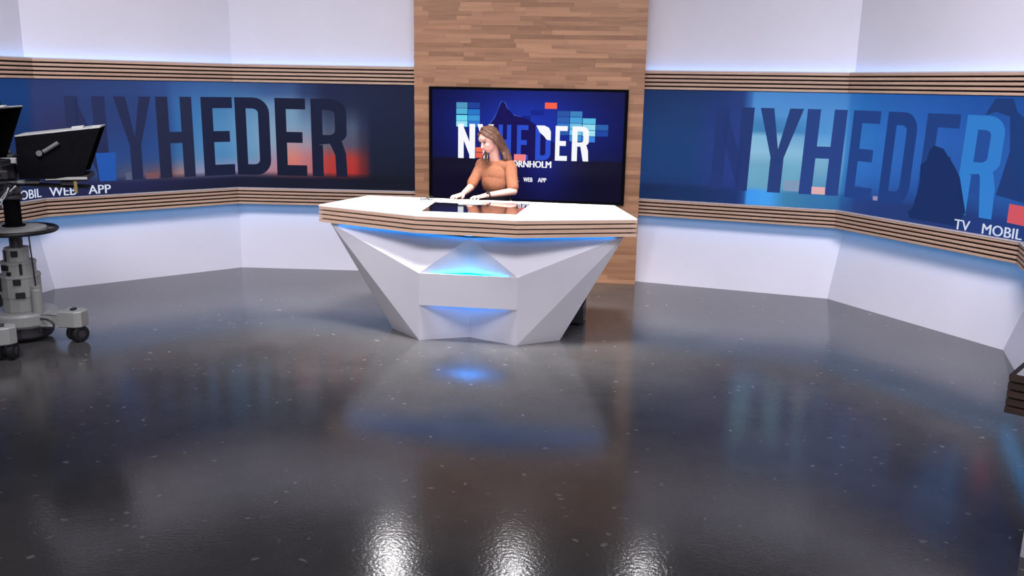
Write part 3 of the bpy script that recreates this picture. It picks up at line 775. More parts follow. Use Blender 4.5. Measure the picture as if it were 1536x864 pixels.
g = empty('eyeglasses', (-.80, 8.12, DT), .5); tag(g, 'dark-rimmed folded eyeglasses lying on the white desk top left of the papers', 'eyeglasses')
for s in (-1, 1):
    bm = bm_new(); add_torus(bm, (s*.034, 0, .019), .026, .0035, 20, 6, Matrix.Rotation(PI/2, 3, 'X') @ Matrix.Diagonal((1, .7, 1)).to_3x3()); mesh_obj('lens_rim', bm, M_black, g, True)
    bm = bm_new(); add_tube(bm, [(s*.06, 0, .025), (s*.058, .02, .018), (-s*.03, .03, .006), (-s*.06, .03, .004)], .003, 6); mesh_obj('temple_arm', bm, M_black, g, True)
bm = bm_new(); add_tube(bm, [(-.009, 0, .022), (0, 0, .025), (.009, 0, .022)], .0025, 6); mesh_obj('bridge', bm, M_black, g, True)
pn = empty('pen', (-.685, 8.13, DT), .35); tag(pn, 'dark pen lying between the eyeglasses and the papers', 'pen')
bm = bm_new(); add_cyl(bm, (-.07, 0, .006), (.05, 0, .006), .006, seg=10); mesh_obj('barrel', bm, M_black, pn, True)
bm = bm_new(); add_cyl(bm, (.05, 0, .006), (.066, 0, .006), .005, .001, 10); mesh_obj('tip', bm, M_steel, pn, True)
bm = bm_new(); add_box(bm, (-.045, 0, .0135), (.045, .003, .0025)); mesh_obj('clip', bm, M_greydark, pn)
# dark equipment box behind the desk on the floor
eb = empty('equipment_case', (.56, 7.86, 0), dang); tag(eb, 'small black case on the floor behind the right foot of the desk', 'case')
bm = bm_new(); add_box(bm, (0, 0, .105), (.22, .34, .17), bevel=.01); mesh_obj('body', bm, M_black, eb)
bm = bm_new(); add_box(bm, (0, 0, .205), (.226, .346, .03), bevel=.008); mesh_obj('lid', bm, M_blackmat, eb)
bm = bm_new(); add_tube(bm, catmull([(.02, -.06, .218), (.02, -.055, .24), (.02, .055, .24), (.02, .06, .218)]), .006, 6); mesh_obj('handle', bm, M_black, eb, True)
for sx in (-1, 1):
    for sy in (-1, 1):
        bm = bm_new(); add_cyl(bm, (sx*.08, sy*.14, 0), (sx*.08, sy*.14, .024), .016, seg=12); mesh_obj('rubber_foot', bm, M_rubber, eb)

# ------------------------------------------------------------------ the second table, cut by the right edge of the view
st = empty('side_table', (2.02, 3.41, 0)); tag(st, 'dark slatted rim corner of a second table, cut off at the right edge', 'table')
e1, e2 = Vector((.67, .742)), Vector((.67, -.742))
e2 = Vector((.742, -.67)); SQ = [Vector((0, 0)), e2*1.1, e2*1.1+e1*1.5, e1*1.5]
bm = bm_new(); add_prism(bm, inset(SQ, .022), .985, 1.0); mesh_obj('table_top', bm, M_desktop, st)
bm = bm_new(); add_prism(bm, inset(SQ, .03), .83, .985); mesh_obj('rim_backing', bm, M_gap, st)
M_dslat = wood('dark_brown_slat', srgb(58, 46, 42), srgb(84, 66, 58), (1.5, 30, 30), .5, .3)
inn = inset(SQ, .028)
for lvl in range(5):
    z1 = .998-lvl*.034
    for k in range(4):
        a, b = SQ[k], SQ[(k+1) % 4]; t = (b-a).normalized(); ang = math.atan2(t.y, t.x); R = Matrix.Rotation(-ang, 2)
        q = [R @ (p-a) for p in (a, b, inn[(k+1) % 4], inn[k])]
        bm = bm_new(); add_prism(bm, q, -.0128, .0128)
        o = mesh_obj('rim_slat', bm, M_dslat, st); o.location = (a.x, a.y, z1-.0128); o.rotation_euler = (0, 0, ang)
pc = Vector((.375, .335)); PS = [pc, pc+e2*.5, pc+e2*.5+e1*.8, pc+e1*.8]
bm = bm_new(); add_prism(bm, PS, 0, .83); mesh_obj('pedestal', bm, M_desk, st)

# ------------------------------------------------------------------ studio camera on its pedestal
M_clamp = mat('dull_grey_metal', srgb(96, 96, 98), .5, vary=.1)
def studio_camera(x, y, base_deg, aim_deg, lift, label_ped, label_cam):
    aim = math.radians(aim_deg)
    P = empty('camera_pedestal', (x, y, 0), math.radians(base_deg)); tag(P, label_ped, 'camera pedestal')
    # hub
    bm = bm_new(); add_lathe(bm, [(0, .13), (.235, .13), (.25, .15), (.25, .225), (.235, .245), (0, .245)], 40); mesh_obj('base_hub', bm, M_grey, P)
    bm = bm_new(); add_lathe(bm, [(0, .03), (.20, .03), (.215, .05), (.215, .13), (0, .13)], 36); mesh_obj('cable_guard', bm, M_greydark, P)
    for k in range(3):
        a = 2*PI*k/3; R = Matrix.Rotation(a, 3, 'Z')
        bm = bm_new()
        vs = [(.12, -.14), (.30, -.075), (.40, -.07), (.40, .07), (.30, .075), (.12, .14)]
        add_prism(bm, vs, .135, .235)
        bmesh.ops.bevel(bm, geom=[e for e in bm.edges if abs(e.verts[0].co.z-e.verts[1].co.z) < 1e-5], offset=.01, segments=1, affect='EDGES')
        for v in bm.verts: v.co = R @ v.co
        arm = mesh_obj('arm', bm, M_grey, P)
        bm = bm_new()
        pts = [(.36, -.085), (.50, -.08), (.545, -.045), (.545, .045), (.50, .08), (.36, .085)]
        add_prism(bm, pts, .128, .262)
        bmesh.ops.bevel(bm, geom=[e for e in bm.edges if abs(e.verts[0].co.z-e.verts[1].co.z) < 1e-5], offset=.008, segments=1, affect='EDGES')
        for v in bm.verts: v.co = R @ v.co
        mesh_obj('wheel_housing', bm, M_grey, P)
        bm = bm_new(); add_box(bm, (.45, 0, .268), (.035, .05, .018), bevel=.003)
        for v in bm.verts: v.co = R @ v.co
        mesh_obj('brake_pedal', bm, M_black, P)
        bm = bm_new(); add_tube(bm, catmull([(.22, -.10, .20), (.30, -.13, .205), (.35, -.13, .18), (.345, -.13, .14), (.25, -.13, .135), (.24, -.13, .10)], 4), .009, 8)
        for v in bm.verts: v.co = R @ v.co
        mesh_obj('cable_guide', bm, M_greydark, P, True)
        for s in (-1, 1):
            RX = Matrix.Rotation(PI/2, 3, 'Y') @ Matrix.Identity(3)
            RX = Matrix.Rotation(math.radians(65), 3, 'Z') @ Matrix.Rotation(PI/2, 3, 'X')
            axd = RX @ Vector((0, 0, 1))
            c = Vector((.47, 0, .068)) + axd*s*.042
            bm = bm_new(); add_lathe(bm, [(0, -.024), (.045, -.024), (.060, -.022), (.068, -.013), (.068, .013), (.060, .022), (.045, .024), (0, .024)], 28, c, RX)
            for v in bm.verts: v.co = R @ v.co
            wv = mesh_obj('wheel', bm, M_rubber, P, False)
            bm = bm_new(); add_lathe(bm, [(0, .026), (.026, .026), (.030, .0245), (.030, -.0245), (.026, -.026), (0, -.026)], 20, c, RX)
            for v in bm.verts: v.co = R @ v.co
            mesh_obj('wheel_hub', bm, M_greydark, wv)
        bm = bm_new(); add_cyl(bm, R @ Vector((.47, 0, .06)), R @ Vector((.47, 0, .15)), .018, seg=12); mesh_obj('caster_stem', bm, M_steel, P)
    # telescoping stages
    for (r, z0, z1) in ((.145, .245, .385), (.152, .375, .545), (.128, .535, .655), (.088, .645, .765)):
        bm = bm_new(); add_lathe(bm, [(0, z0), (r-.004, z0), (r, z0+.004), (r, z1-.022), (r+.006, z1-.02), (r+.006, z1-.004), (r, z1), (0, z1)], 12)
        mesh_obj('column_stage', bm, M_grey, P)
    R1_ = math.radians(-base_deg-95)   # facing the front of the set
    for (r, a, z, sw, shh) in ((.156, -.75, .48, .11, .12), (.156, .45, .50, .055, .05), (.156, -1.1, .33, .06, .10), (.15, .55, .39, .07, .05), (.130, -.25, .612, .07, .045), (.130, .0, .565, .035, .03), (.130, .7, .60, .022, .09), (.09, .35, .72, .05, .05), (.092, -.8, .70, .07, .09)):
        aa = R1_+a; bm = bm_new()
        add_box(bm, (0, 0, 0), (.014, sw, shh), bevel=.003)
        M = Matrix.Rotation(aa, 3, 'Z')
        for v in bm.verts: v.co = M @ v.co + Vector((r*math.cos(aa), r*math.sin(aa), z))
        mesh_obj('stage_cover', bm, M_black, P)
    ca = R1_+1.15; cxy = Vector((math.cos(ca), math.sin(ca), 0))*.205
    bm = bm_new(); add_lathe(bm, [(0, .24), (.04, .24), (.04, .43), (.034, .445), (.036, .45), (.036, .465), (0, .465)], 20, cxy); mesh_obj('gas_cylinder', bm, M_grey, P, False)
    ca2 = R1_+.95; c2 = Vector((math.cos(ca2), math.sin(ca2), 0))*.20
    bm = bm_new(); add_tube(bm, [tuple(cxy+Vector((0, 0, .46))), tuple(cxy*.9+Vector((0, 0, .80))), tuple(cxy*.88+Vector((0, 0, .89)))], .006, 8); mesh_obj('steering_rod', bm, M_greydark, P, True)
    bm = bm_new(); add_lathe(bm, [(.0, .76), (.05, .76), (.05, 1.0), (0, 1.0)], 24); mesh_obj('inner_column', bm, M_greydark, P)
    bm = bm_new(); add_torus(bm, (0, 0, .905), .305, .0175, 64, 10); sw = mesh_obj('steering_ring', bm, M_black, P, True)
    for k in range(3):
        a = 2*PI*k/3+.5; bm = bm_new(); add_cyl(bm, (.22*math.cos(a), .22*math.sin(a), .91), (.30*math.cos(a), .30*math.sin(a), .905), .012, seg=8); mesh_obj('spoke', bm, M_greydark, sw)
    bm = bm_new(); add_lathe(bm, [(0, .895), (.21, .895), (.235, .905), (.235, .925), (.20, .935), (0, .935)], 40); mesh_obj('ring_plate', bm, M_grey, P)
    zt = 1.155+lift
    bm = bm_new(); add_lathe(bm, [(0, .93), (.085, .93), (.085, .945), (.062, .95), (.062, zt), (0, zt)], 24); mesh_obj('mast', bm, M_blackmat, P)
    # camera, head and prompter turn with the head: one thing
    K = empty('studio_camera', (x, y, zt), aim); tag(K, label_cam, 'camera')
    bm = bm_new(); add_lathe(bm, [(0, 0), (.085, 0), (.095, .01), (.095, .03), (.07, .04), (0, .04)], 24); add_box(bm, (0, 0, .075), (.15, .14, .08), bevel=.015); mesh_obj('pan_head', bm, M_greydark, K)
    bm = bm_new(); add_cyl(bm, (0, -.095, .085), (0, .095, .085), .045, seg=18); mesh_obj('tilt_drum', bm, M_greydark, K)
    bm = bm_new(); add_box(bm, (.02, 0, .135), (.40, .10, .025), bevel=.004); mesh_obj('camera_plate', bm, M_grey, K)
    bm = bm_new(); add_box(bm, (-.10, 0, .255), (.34, .15, .20), bevel=.015); cb = mesh_obj('camera_body', bm, M_black, K)
    bm = bm_new(); add_box(bm, (-.10, -.077, .26), (.22, .006, .10), bevel=.002); mesh_obj('side_panel', bm, M_greydark, cb)
    bm = bm_new(); add_cyl(bm, (.07, 0, .26), (.26, 0, .26), .055, .062, 24); mesh_obj('lens', bm, M_black, K)
    bm = bm_new(); add_tube(bm, catmull([(-.22, 0, .36), (-.19, 0, .41), (-.02, 0, .41), (.03, 0, .36)]), .014, 8); mesh_obj('carry_handle', bm, M_greydark, K, True)
    bm = bm_new(); add_box(bm, (-.20, -.02, .46), (.16, .20, .11), bevel=.01); mesh_obj('viewfinder', bm, M_black, K)
    bm = bm_new(); add_box(bm, (-.03, -.115, .20), (.10, .06, .07), bevel=.008); mesh_obj('control_box', bm, M_greydark, K)
    bm = bm_new(); add_box(bm, (.03, -.11, .31), (.12, .05, .045), bevel=.006); mesh_obj('power_box', bm, M_grey, K)
    for s in (-1, 1):
        bm = bm_new(); add_tube(bm, [(-.03, s*.09, .09), (-.25, s*.13, .05), (-.48, s*.17, -.02)], .011, 8); h_ = mesh_obj('pan_bar', bm, M_black, K, True)
        bm = bm_new(); add_tube(bm, [(-.48, s*.17, -.02), (-.56, s*.18, -.04)], .017, 8); mesh_obj('grip', bm, M_rubber, h_, True)
    # prompter
    for s in (-1, 1):
        bm = bm_new(); add_tube(bm, [(.0, s*.06, .125), (.32, s*.06, .10), (.58, s*.06, .085)], .010, 8); mesh_obj('rail', bm, M_black, K, True)
    bm = bm_new(); add_box(bm, (.44, 0, .175), (.32, .40, .045), bevel=.006); mon = mesh_obj('prompter_monitor', bm, M_black, K)
    bm = bm_new(); add_box(bm, (.44, -.203, .175), (.30, .008, .020)); mesh_obj('monitor_trim', bm, M_grey, mon)
    bm = bm_new(); add_cyl(bm, (.50, -.19, .06), (.50, -.19, .152), .014, seg=12); mesh_obj('brass_knob', bm, mat('brass_'+label_cam[:5], (.40, .30, .12, 1), .5, .6), K)
    bm = bm_new(); add_box(bm, (.44, 0, .13), (.10, .33, .03), bevel=.004); mesh_obj('monitor_bracket', bm, M_greydark, K)
    # hood of black cloth panels
    side = [(.11, .50), (.715, .572), (.57, .205), (.36, .175), (.11, .175)]
    for s in (-1, 1):
        bm = bm_new(); yy = s*.205
        lo = [bm.verts.new((px, yy-.004, pz)) for px, pz in side]; hi = [bm.verts.new((px, yy+.004, pz)) for px, pz in side]
        bm.faces.new(lo); bm.faces.new(list(reversed(hi)))
        for i in range(5): bm.faces.new((lo[i], hi[i], hi[(i+1) % 5], lo[(i+1) % 5]))
        bmesh.ops.recalc_face_normals(bm, faces=bm.faces); mesh_obj('hood_side', bm, M_blackmat, K)
    bm = bm_new(); M_ = Matrix.Rotation(-math.atan2(.075, .65), 3, 'Y'); add_box(bm, (.412, 0, .539), (.61, .42, .012), M_, .003)
    ht = mesh_obj('hood_top', bm, M_grey, K)
    bm = bm_new(); add_box(bm, (.115, 0, .34), (.012, .40, .32)); mesh_obj('hood_back', bm, M_blackmat, K)
    bm = bm_new(); M_ = Matrix.Rotation(math.radians(42), 3, 'Y')
    add_box(bm, (.43, 0, .37), (.44, .38, .004), Matrix.Rotation(-math.radians(48), 3, 'Y')); mesh_obj('beam_splitter_glass', bm, M_glass, K)
    bm = bm_new(); add_cyl(bm, (.30, -.222, .385), (.41, -.222, .455), .016, seg=12); add_cyl(bm, (.27, -.214, .375), (.27, -.236, .375), .022, seg=14); mesh_obj('hood_clamp', bm, M_clamp, K)
    bm = bm_new(); add_box(bm, (.54, -.06, .565), (.09, .08, .024), Matrix.Rotation(-.11, 3, 'Y'), .004); add_box(bm, (.68, -.08, .576), (.07, .06, .016), Matrix.Rotation(-.11, 3, 'Y'), .004); mesh_obj('tally_light', bm, M_grey, K)
    rc = random.Random(int(aim_deg*7))
    for k in range(5):
        a = rc.uniform(-.3, .1); pts = [(-.16, -.05-.02*k, .18), (-.20-.02*k, -.10-.015*k, .08+.01*k), (-.14+.02*k, -.13, -.02-.01*k), (-.05, -.12+.01*k, .02), (.02+.01*k, -.10, .10+.01*k)]
        pts = [(q[0]+rc.uniform(-.02, .02), q[1]+rc.uniform(-.015, .015), q[2]+rc.uniform(-.02, .02)) for q in pts]
        bm = bm_new(); add_tube(bm, catmull(pts, 5), .0055, 6); mesh_obj('cable', bm, M_paper if k in (0, 2, 3) else M_black, K, True)
    return P, K
studio_camera(-4.02, 7.02, -8, 19, 0, 'grey camera pedestal with full steering ring, standing before the left video wall', 'black studio camera with prompter hood fully in view on the grey pedestal')
studio_camera(-4.26, 6.22, 28, 8, .17, 'nearer camera pedestal at the left edge, only one wheel arm showing', 'nearer black studio camera cut off by the left edge, hood tip showing')

# ------------------------------------------------------------------ lamps above the set, out of frame; their glints lie on the floor
for i, (p, pw) in enumerate(BACK):
    p = Vector(p); tgt = Vector((p.x*.42, 3.7, 0)); d = (tgt-p).normalized(); M = frame_to(d)
    r_ = empty('studio_spotlight', p); tag(r_, ('left', 'middle', 'right')[i]+' spotlight of three above the wall behind the desk', 'lamp', 'spotlights behind the desk')
    bm = bm_new(); add_lathe(bm, [(0, -.22), (.07, -.22), (.11, -.16), (.115, .02), (.10, .02), (.10, -.01)], 24, (0, 0, 0), M); mesh_obj('housing', bm, M_black, r_)
    bm = bm_new(); add_lathe(bm, [(0, 0), (.10, 0), (.10, -.006), (0, -.006)], 24, (0, 0, 0), M); mesh_obj('lens', bm, M_lens, r_)
    bm = bm_new(); add_tube(bm, [(-.13, 0, -.02), (-.13, 0, .16), (.13, 0, .16), (.13, 0, -.02)], .008, 6); mesh_obj('yoke', bm, M_greydark, r_)
    spot('backlight', p+d*.03, tgt, pw, 55, (1, .98, 1), .095)
bm = bm_new(); add_tube(bm, [(-4, 10.15, 4.16), (4, 9.75, 4.16)], .025, 10); o = mesh_obj('lighting_bar', bm, M_greydark); tag(o, 'grey pipe above the back wall carrying the spotlights', 'pipe')
lp = empty('soft_panel_lamp', (-2.35, 10.05, 3.80)); tag(lp, 'flat rectangular soft light above the left part of the back wall', 'lamp')
d = (Vector((-1.0, 3.6, 0))-lp.location).normalized(); M = frame_to(d)
bm = bm_new(); add_box(bm, (0, 0, -.03), (.62, .34, .05), M, .006); mesh_obj('housing', bm, M_black, lp)
bm = bm_new(); add_box(bm, (0, 0, .0), (.58, .30, .008), M); mesh_obj('diffuser', bm, emit('soft_panel_diffuser', (.95, .93, 1, 1), 3.0), lp)
bm = bm_new(); add_tube(bm, [(0, .02, .0), (0, .02, .28)], .012, 8); mesh_obj('hanger', bm, M_greydark, lp)

# ------------------------------------------------------------------ the presenter
def fuse(name, shapes, voxel, mat_, parent, smooth_it=3, noise_amp=0, noise_scale=20, cut=None):
    """one closed skin over the listed volumes: ('c', a, b, ra, rb) tapered limb, ('e', centre, radii, matrix) ellipsoid"""
    bm = bm_new()
    for s in shapes:
        if s[0] == 'c':
            a, b, ra, rb = Vector(s[1]), Vector(s[2]), s[3], s[4]; L_ = (b-a).length
            prof = [(ra*math.sin(t), -ra*math.cos(t)) for t in [0, PI/8, PI/4, 3*PI/8]] + [(ra, 0), (lerp(ra, rb, .5), L_*.5), (rb, L_)] + [(rb*math.cos(t), L_+rb*math.sin(t)) for t in [PI/8, PI/4, 3*PI/8, PI/2]]
            prof = [(0 if r < 1e-5 else r, z) for r, z in prof]
            add_lathe(bm, prof, 16, a, frame_to(b-a))
        else:
            c, rad = Vector(s[1]), s[2]; M = s[3] if len(s) > 3 else Matrix.Identity(3)
            r = bmesh.ops.create_uvsphere(bm, u_segments=24, v_segments=14, radius=1)
            for v in r['verts']: v.co = M @ Vector((v.co.x*rad[0], v.co.y*rad[1], v.co.z*rad[2])) + c
    bmesh.ops.recalc_face_normals(bm, faces=bm.faces)
    me = bpy.data.meshes.new(name); bm.to_mesh(me); bm.free()
    o = bpy.data.objects.new(name, me); COL.objects.link(o)
    md = o.modifiers.new('r', 'REMESH'); md.mode = 'VOXEL'; md.voxel_size = voxel
    ms = o.modifiers.new('s', 'SMOOTH'); ms.factor = .5; ms.iterations = smooth_it
    dg = bpy.context.evaluated_depsgraph_get(); dg.update()
    m2 = bpy.data.meshes.new_from_object(o.evaluated_get(dg)); m2.name = name
    bpy.data.objects.remove(o)
    bm = bm_new(); bm.from_mesh(m2)
    if noise_amp:
        for v in bm.verts:
            n_ = noise.noise(Vector((v.co.x*noise_scale, v.co.y*noise_scale, v.co.z*noise_scale*.5)))
            v.co += v.normal*n_*noise_amp
    if cut: 
        for co, no in cut:
            bmesh.ops.bisect_plane(bm, geom=bm.verts[:]+bm.edges[:]+bm.faces[:], plane_co=co, plane_no=no, clear_outer=True)
    bpy.data.meshes.remove(m2)
    return mesh_obj(name, bm, mat_, parent, True)

PX, PY = -.17, 8.60
person = empty('person', (PX, PY, 0)); tag(person, 'woman in a rust brown short-sleeved top, standing behind the desk looking down at papers', 'person')
def W(p): return Vector((p[0]-PX, p[1]-PY, p[2]))
M_skin = mat('skin', srgb(214, 164, 148), .6, spec=.3, vary=.05, vscale=12, sub=.08)
M_top = mat('rust_knit', srgb(150, 98, 72), .85, spec=.15, vary=.12, vscale=30, bump=.3, bscale=140)
M_hair = mat('brown_hair', srgb(98, 68, 52), .5, spec=.4, vary=.35, vscale=26, bump=.4, bscale=70)
M_trs = mat('black_trousers', (.012, .012, .014, 1), .8, vary=.2, vscale=30)
yaw = math.radians(30)
fw = Vector((-math.sin(yaw), -math.cos(yaw), 0)); lf = Vector((math.cos(yaw), -math.sin(yaw), 0)); up = Vector((0, 0, 1))
TM = Matrix((lf, -fw, up)).transposed()      # local x = her left, y = her back, z = up
sL, sR = W((-.035, 8.53, 1.352)), W((-.315, 8.69, 1.352))
eL, wL = W((-.002, 8.40, 1.125)), W((-.262, 8.262, 1.098))
eR, wR = W((-.418, 8.53, 1.140)), W((-.478, 8.300, 1.103))
ch = W((-.175, 8.62, 1.25)); wst = W((-.155, 8.68, 1.08)); hip = W((-.14, 8.72, .93))
nb = W((-.185, 8.60, 1.395)); 
HC = W((-.250, 8.525, 1.597))
hf = Vector((-math.sin(math.radians(47))*math.cos(.42), -math.cos(math.radians(47))*math.cos(.42), -math.sin(.42)))
hl = hf.cross(up).normalized(); hl = up.cross(hf).normalized(); hu = hf.cross(hl).normalized()
if hu.z < 0: hu = -hu
roll = Matrix.Rotation(math.radians(8), 3, hf); hl = roll @ hl; hu = roll @ hu
HM = Matrix((hl, hf, hu)).transposed()       # local x side, y forward, z up
def hp(x, y, z): return HC + HM @ Vector((x, y, z))
def hand(wr, dirv, side, flat_n=Vector((0, 0, 1)), table=DT+.009):
    d = Vector(dirv).normalized(); s = d.cross(Vector((0, 0, 1))).normalized()*side   # s points to the thumb side
    sh = []
    pc_ = wr+d*.05+Vector((0, 0, -.004))
    k1, k2 = wr+d*.088+s*.026, wr+d*.083-s*.030
    sh += [('c', wr, wr+d*.045+s*.012, .022, .017), ('c', wr, wr+d*.045-s*.014, .021, .016)]
    sh += [('c', wr+d*.02+s*.008, k1, .016, .0125), ('c', wr+d*.02, wr+d*.092+s*.008, .017, .0125), ('c', wr+d*.02-s*.006, wr+d*.09-s*.011, .016, .0125), ('c', wr+d*.02-s*.012, k2, .015, .0115)]
    roots = [wr+d*.090+s*.028, wr+d*.094+s*.009, wr+d*.091-s*.011, wr+d*.083-s*.031]
    lens_ = [.068, .076, .070, .054]; spread = [.16, .04, -.08, -.22]
    for r0, L_, sp in zip(roots, lens_, spread):
        dd = (d+s*sp).normalized(); tip_z = table+.008
        z0 = r0.z
        p1 = r0+dd*L_*.45+Vector((0, 0, .006)); p2 = r0+dd*L_*.78; p2.z = lerp(p1.z, tip_z, .55); p3 = r0+dd*L_; p3.z = tip_z
        sh += [('c', r0, p1, .0092, .0084), ('c', p1, p2, .0082, .0074), ('c', p2, p3, .0074, .0064)]
    t0 = wr+d*.03+s*.024; t1 = wr+d*.055+s*.050+Vector((0, 0, -.008)); t2 = wr+d*.088+s*.060; t2.z = table+.009
    sh += [('c', wr+d*.012+s*.012, t1, .014, .011), ('c', t1, t2, .0102, .0080)]
    return sh
dL = W((-.405, 8.125, 1.08))-wL; dR = W((-.575, 8.16, 1.08))-wR
shapes = [
 ('e', HC+HM @ Vector((0, -.012, .030)), (.074, .093, .086), HM), ('e', hp(0, .018, -.035), (.058, .070, .078), HM), ('e', hp(0, .052, -.088), (.026, .022, .020), HM),
 ('e', hp(.030, .058, -.028), (.024, .020, .022), HM), ('e', hp(-.030, .058, -.028), (.024, .020, .022), HM),
 ('e', hp(0, .066, .040), (.052, .020, .030), HM),
 ('c', hp(0, .084, .008), hp(0, .106, -.030), .0075, .0115), ('e', hp(.010, .094, -.032), (.008, .009, .007), HM), ('e', hp(-.010, .094, -.032), (.008, .009, .007), HM),
 ('e', hp(0, .080, -.060), (.022, .012, .011), HM),
 ('e', hp(.075, -.012, -.012), (.010, .018, .028), HM), ('e', hp(-.075, -.012, -.012), (.010, .018, .028), HM),
 ('c', hp(0, -.030, -.05), nb, .050, .054), ('c', nb, ch, .056, .10),
 ('c', nb+Vector((0, 0, -.03)), sL, .045, .048), ('c', nb+Vector((0, 0, -.03)), sR, .045, .048),
 ('e', ch, (.145, .095, .13), TM), ('e', wst, (.118, .085, .13), TM), ('e', hip, (.155, .11, .13), TM),
 ('c', sL, eL, .046, .038), ('c', eL, wL, .038, .0235), ('c', sR, eR, .046, .038), ('c', eR, wR, .038, .0235),
]
for s in (-1, 1):
    h0 = hip+TM @ Vector((s*.085, 0, -.06)); kn = W((-.14, 8.70, .50))+TM @ Vector((s*.095, -.02, 0)); an = W((-.13, 8.73, .085))+TM @ Vector((s*.11, 0, 0)); toe = an+TM @ Vector((s*.02, -.13, -.045))
    shapes += [('c', h0, kn, .082, .055), ('c', kn, an, .052, .036), ('c', an+Vector((0, 0, -.045)), toe, .032, .024)]
shapes += hand(wL, dL, 1) + hand(wR, dR, -1)
fuse('body', shapes, .0046, M_skin, person, 2)
# rust top
def mid(a, b, t): return a.lerp(b, t)
tshapes = [('e', ch+TM @ Vector((0, 0, .01)), (.163, .112, .145), TM), ('e', ch+TM @ Vector((0, -.012, -.06)), (.150, .108, .13), TM),
 ('e', wst+Vector((0, 0, .02)), (.162, .116, .16), TM), ('e', hip+Vector((0, 0, .05)), (.172, .125, .10), TM),
 ('c', nb+Vector((0, 0, -.032)), ch, .068, .11), ('c', nb+Vector((0, 0, -.035)), sL, .052, .058), ('c', nb+Vector((0, 0, -.035)), sR, .052, .058),
 ('c', sL, mid(sL, eL, .84), .060, .056), ('c', sR, mid(sR, eR, .84), .058, .054)]
fuse('knit_top', tshapes, .006, M_top, person, 6, .008, 15, [(W((0, 0, 1.105)), (0, 0, -1))])
# trousers and shoes
pshapes = [('e', hip+Vector((0, 0, -.01)), (.166, .122, .12), TM), ('e', wst+Vector((0, 0, -.03)), (.140, .098, .11), TM)]
for s in (-1, 1):
    h0 = hip+TM @ Vector((s*.085, 0, -.06)); kn = W((-.14, 8.70, .50))+TM @ Vector((s*.095, -.02, 0)); an = W((-.13, 8.73, .085))+TM @ Vector((s*.11, 0, 0))
    pshapes += [('c', h0, kn, .096, .068), ('c', kn, an+Vector((0, 0, .05)), .066, .058)]
fuse('trousers', pshapes, .012, M_trs, person, 3)
for s in (-1, 1):
    an = W((-.13, 8.73, .085))+TM @ Vector((s*.11, 0, 0)); toe = an+TM @ Vector((s*.02, -.145, -.045))
    heel = an+Vector((0, 0, -.04))+TM @ Vector((0, .03, 0))
    fuse('shoe', [('c', Vector((heel.x, heel.y, .042)), Vector((toe.x, toe.y, .036)), .042, .036), ('c', Vector((heel.x, heel.y, .042)), an, .040, .044)], .008, M_trs, person, 2)
# hair: cap, back fall over her left shoulder, lock on the right
hs = [('e', hp(0, -.030, .040), (.084, .094, .088), HM), ('e', hp(0, -.062, -.005), (.074, .062, .10), HM)]
def lock(pts, r):
    out = []
    pts = catmull(pts, 4); n = len(pts)
    for i in range(n-1):
        a, b = i/(n-1), (i+1)/(n-1)
        out.append(('c', pts[i], pts[i+1], lerp(r[0], r[1], a), lerp(r[0], r[1], b)))
    return out
hs += lock([hp(.0, .045, .108), hp(.050, .050, .078), hp(.078, .024, .035), hp(.086, -.012, -.03), W((-.115, 8.535, 1.50)), W((-.085, 8.525, 1.43))], (.014, .024))
hs += lock([hp(.01, .0, .120), hp(.062, .008, .082), hp(.088, -.022, .01), W((-.125, 8.56, 1.53)), W((-.085, 8.56, 1.46)), W((-.055, 8.545, 1.415))], (.024, .028))
hs += lock([hp(.0, -.06, .09), hp(.055, -.075, .02), W((-.11, 8.60, 1.55)), W((-.07, 8.61, 1.47)), W((-.04, 8.60, 1.41))], (.035, .024))
hs += lock([hp(0, -.09, .05), W((-.13, 8.63, 1.55)), W((-.10, 8.67, 1.46)), W((-.08, 8.68, 1.38)), W((-.08, 8.70, 1.30))], (.045, .03))
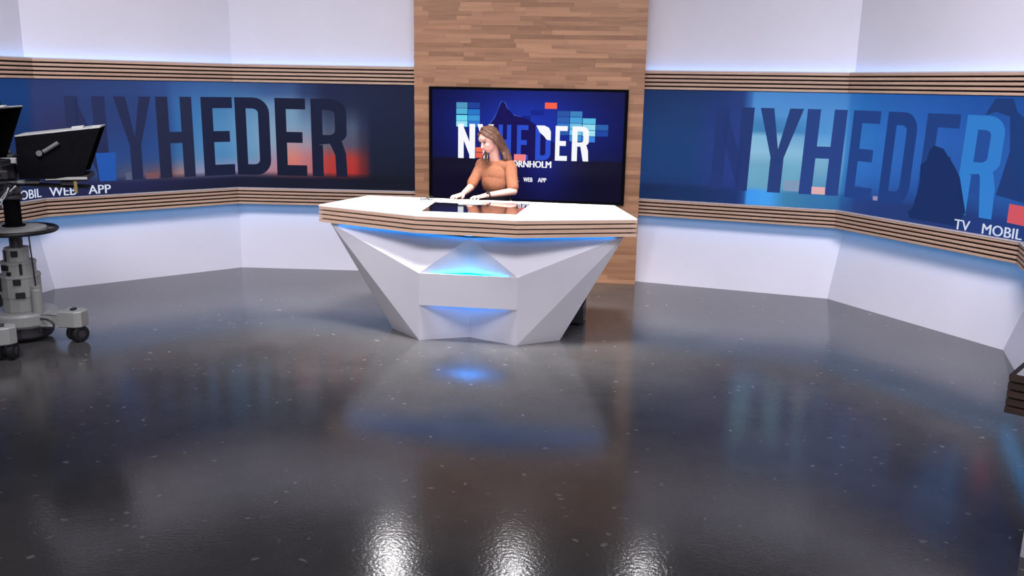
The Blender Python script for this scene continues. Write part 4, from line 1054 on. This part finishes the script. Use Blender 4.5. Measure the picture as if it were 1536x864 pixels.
hs += lock([hp(.0, .045, .108), hp(-.045, .050, .082), hp(-.074, .026, .035), hp(-.082, .008, -.02), hp(-.076, .025, -.09), W((-.300, 8.55, 1.445)), W((-.305, 8.53, 1.395))], (.010, .009))
hs += lock([hp(-.02, .0, .118), hp(-.070, .0, .07), hp(-.086, -.02, .0), hp(-.078, -.01, -.08), W((-.275, 8.58, 1.44)), W((-.262, 8.53, 1.385))], (.018, .013))
fuse('hair', hs, .006, M_hair, person, 3, .004, 60)
# face
M_eye = mat('eye_dark', (.02, .014, .012, 1), .2); M_lash = mat('eyelash', (.03, .02, .018, 1), .7); M_lip = mat('lips', srgb(186, 96, 98), .4); M_brow = mat('eyebrow', srgb(120, 84, 66), .8)
for s in (-1, 1):
    bm = bm_new(); r = bmesh.ops.create_uvsphere(bm, u_segments=14, v_segments=10, radius=1)
    for v in bm.verts: v.co = hp(s*.030, .0735, .006) + HM @ Vector((v.co.x*.0135, v.co.y*.008, v.co.z*.0065))
    mesh_obj('eye', bm, M_eye, person, True)
    bm = bm_new(); add_tube(bm, [hp(s*.016, .0815, .008), hp(s*.030, .0845, .0035), hp(s*.046, .074, .005)], .0022, 6); mesh_obj('eyelashes', bm, M_lash, person, True)
    bm = bm_new(); add_tube(bm, [hp(s*.014, .088, .024), hp(s*.030, .088, .030), hp(s*.048, .072, .024)], .0028, 6); mesh_obj('eyebrow', bm, M_brow, person, True)
bm = bm_new(); add_tube(bm, [hp(-.020, .083, -.056), hp(-.008, .0925, -.060), hp(.008, .0925, -.060), hp(.020, .083, -.056)], [.002, .0052, .0052, .002], 8); mesh_obj('lips', bm, M_lip, person, True)
# watch on her left wrist
wd = (eL-wL).normalized(); wp = wL+wd*.03
wt = bm_new(); add_lathe(wt, [(.029, -.007), (.032, -.007), (.032, .007), (.029, .007), (.029, -.007)], 24, wp, frame_to(wd)); wo = mesh_obj('watch_strap', wt, M_black, person, True)
bm = bm_new(); fdir = (Vector((-.3, -.6, .75))).normalized(); add_cyl(bm, wp+fdir*.026, wp+fdir*.038, .015, seg=18); mesh_obj('watch_case', bm, M_black, person)
